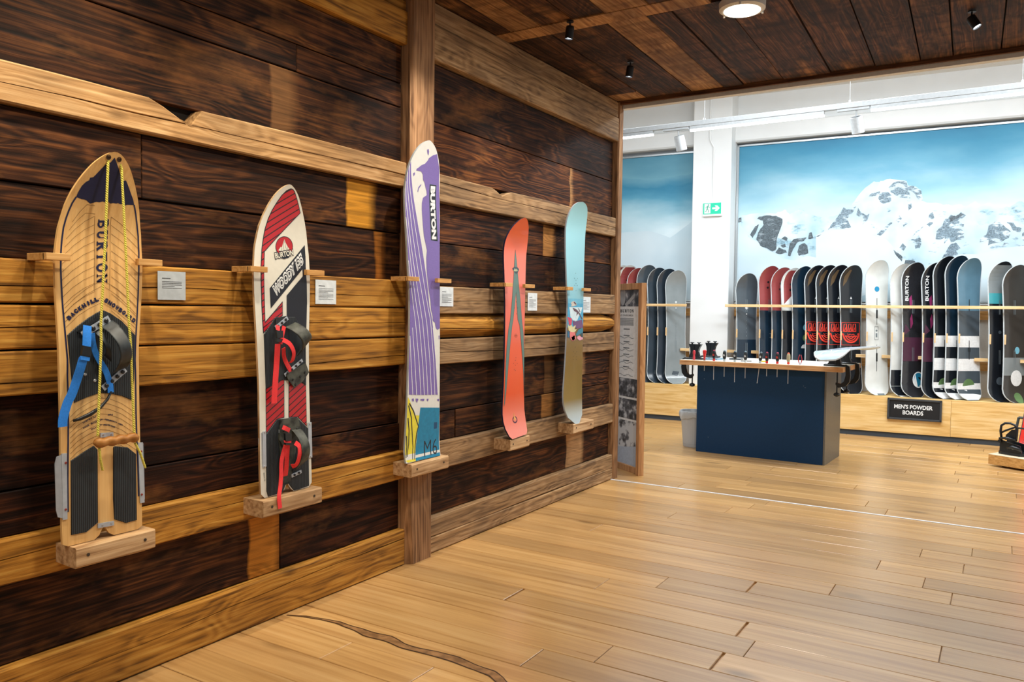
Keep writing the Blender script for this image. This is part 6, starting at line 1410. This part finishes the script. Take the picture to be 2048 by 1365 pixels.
def ptext(s, a0, a1, z0, z1, bold=.0, ser=False):
    if ser: fpoly('heading', [[(a0+(a1-a0)*x, z0+(z1-z0)*y) for x, y in p] for p in serif(s)], plain('poster_ink', (34, 36, 42), .5), -.0386)['kind'] = 'stuff'
    else:
        v, f = textmesh(s, bold); fpoly('lettering', [], plain('poster_ink', (34, 36, 42), .5), -.0386, ([(a0+(a1-a0)*x, z0+(z1-z0)*y) for x, y in v], f))
aL, aR = fr(gA, [(86, 425)])[0][0], fr(gA, [(244, 425)])[0][0]
ptext('BURTON', aL, aR, zt(gA, 428), zt(gA, 395), ser=True)
ptext('UT ON BOARDS', aL, fr(gA, [(236, 462)])[0][0], zt(gA, 471), zt(gA, 453))
ln = []
for i in range(9): z = zt(gA, 495+i*10); ln.append(rect(aR+.004, z-.0015, aL+.06-(.03 if i % 3 == 2 else 0), z+.0015))
for i in range(7):
    z = zt(gA, 620+i*72 if i else 620); ln.append(rect((aL+aR)/2-.05, z-.004, (aL+aR)/2+.05, z+.004)); z2 = zt(gA, 715+i*72) if i < 6 else zt(gA, 1148)
    pts = [(aL+.02-(aL+.02-aR)*k/16, z2+.008*math.sin(k*.75+i)) for k in range(17)]; ln += stroke2(pts, .0035)
fpoly('timeline_lines', ln, plain('poster_ink_grey', (84, 90, 96), .5), -.0386)['kind'] = 'stuff'

# display podium at the right -----------------------------------------------------------------
pd = Vector((3.035-2.744, 8.81-8.955, 0)).normalized(); pn = Vector((-pd.y, pd.x, 0)); PO = Vector((2.744, 8.955, 0))
PM = Matrix(((pd.x, pn.x, 0, PO.x), (pd.y, pn.y, 0, PO.y), (0, 0, 1, 0), (0, 0, 0, 1)))
po = thing('display_podium', 'low wooden display podium on castors at the right edge', 'podium', PM @ Vector((.6, .3, 0)))
M_pod = wood('podium_pine', (176, 126, 66), (208, 158, 92), (222, 178, 116), axis='X', rough=.5, bump=.04, knots=.3, blotch=.1, var=0)
MB().box((0, 0, .020), (1.3, .70, .112), PM, .002).build('box', M_pod, po); MB().box((.0, .0, .1121), (1.3, .70, .116), PM).build('top_sheet', plain('podium_top', (226, 206, 174), .5), po)
for a, d in ((.1, .1), (1.2, .1), (.1, .6), (1.2, .6)): MB().lathe([(.02, 0), (.02, .0195)], PM @ Vector((a, d, 0)), n=12).build('foot', M_buck, po)
# binding
bo = Vector((.150, .17, .1165)); bg = thing('snowboard_binding', 'black snowboard binding with high back standing on the podium', 'binding', PM @ bo)
Pq = lambda a, d, z: PM @ (bo+Vector((a, d, z)))
MB().prism([Pq(-.115, -.055, 0), Pq(-.08, -.075, 0), Pq(.09, -.075, 0), Pq(.125, -.04, 0), Pq(.125, .04, 0), Pq(.08, .075, 0), Pq(-.08, .075, 0), Pq(-.115, .04, 0)], (0, 0, 1), .028).build('base_plate', M_vice, bg)
MB().prism([Pq(-.10, -.07, .028), Pq(.10, -.07, .028), Pq(.085, -.07, .10), Pq(-.03, -.07, .12), Pq(-.098, -.07, .145)], PM.to_3x3() @ Vector((0, 1, 0)), .012).build('side_wall', M_vice, bg)
MB().prism([Pq(-.10, .058, .028), Pq(.10, .058, .028), Pq(.085, .058, .10), Pq(-.03, .058, .12), Pq(-.098, .058, .145)], PM.to_3x3() @ Vector((0, 1, 0)), .012).build('side_wall', M_vice, bg)
for dx in (0,):
    hb = MB(); arc = [(-.085, .14), (-.098, .22), (-.092, .275), (-.06, .30), (-.01, .305), (.035, .29), (.052, .262), (.05, .20), (.045, .14)]
    hb.tube([Pq(a, -.065+.0*z, z) for a, z in arc], .011, 8); hb.tube([Pq(-.085, -.065, .21), Pq(-.045, -.062, .235), Pq(.01, -.062, .262), Pq(.045, -.065, .282)], .009, 8); hb.build('high_back_rim', M_vice, bg, smooth=True)
    MB().prism([Pq(-.06, -.06, .14), Pq(.04, -.06, .14), Pq(.035, -.06, .25), Pq(.0, -.06, .245), Pq(-.05, -.06, .19)], PM.to_3x3() @ Vector((0, 1, 0)), .01).build('high_back', M_vice, bg)
MB().tube([Pq(-.02, -.085, .07), Pq(.03, -.095, .085), Pq(.08, -.09, .07), Pq(.10, -.07, .05)], [.012, .018, .016, .01], 10).build('toe_strap', M_buck, bg, smooth=True)
MB().tube([Pq(-.10, -.08, .15), Pq(-.02, -.098, .165), Pq(.05, -.085, .15)], [.010, .014, .010], 10).build('ankle_strap', M_buck, bg, smooth=True)
MB().tube([Pq(.05, -.06, .27), Pq(.10, -.05, .268), Pq(.17, -.03, .262)], .008, 8).build('ladder_strap', M_vice, bg)
for a, z in ((-.095, .125), (.03, .075)): MB().lathe([(.016, 0), (.016, .01)], Pq(a, -.078, z), PM.to_3x3() @ Vector((0, -1, 0)), 12).build('buckle', M_vrim if a > 0 else M_buck, bg)
# easel frame with red board
ez = thing('board_stand', 'black tubular stand leaning behind the red snowboard', 'stand', PM @ Vector((.35, .42, .1165)))
def ondisp(px, py, d): q = onpl(px, py, PO+pn*d, pn)-PO; return q.dot(pd)
s1, s2 = Vector((ondisp(2023, 890, .38), .38, .1165)), Vector((ondisp(2038, 826, .50), .50, .44)); w0 = Vector((.32, 0, 0))
q = MB()
for a, b_ in ((s1, s2), (s1+w0, s2+w0), (s2, s2+w0), (s1, s1+w0)):
    d = (b_-a).normalized(); 
    q.tube([PM @ a, PM @ b_], .012, 4)
q.build('frame', plain('dark_grey_tube', (48, 54, 52), .45), ez)
rb = FB(1.50, .15, nose=.10, tail=.07); rt = thing('snowboard', 'red snowboard with black splash print leaning at the right edge', 'snowboard', PM @ Vector((ondisp(2036, 880, .30)+.15, .30, .1175)))
wd = (PM.to_3x3() @ Vector((1, 0, 0))).normalized(); up = (PM.to_3x3() @ Vector((.02, .20, 1))).normalized(); nn = up.cross(wd).normalized(); rt.rotation_euler = Matrix((wd, nn, up)).transposed().to_euler()
fb_build(rb, rt, gl('vermilion_topsheet', (226, 52, 40), .3), K_edged)
rd = random.Random(4); sp_ = []
for i in range(26):
    a = rd.uniform(-.13, .1); z = rd.uniform(.06, .36); l_ = rd.uniform(.03, .09); sp_ += stroke2([(a, z), (a+l_*.5, z+rd.uniform(-.01, .02)), (min(.135, a+l_), z+rd.uniform(-.02, .03))], rd.uniform(.004, .012), .002)
decal2('splash_print', rb.P, sp_+[circ(.03, .13, .08, 14, .09)], K_bprint, .0016, rt, [.04*i for i in range(1, 10)], True)['kind'] = 'stuff'
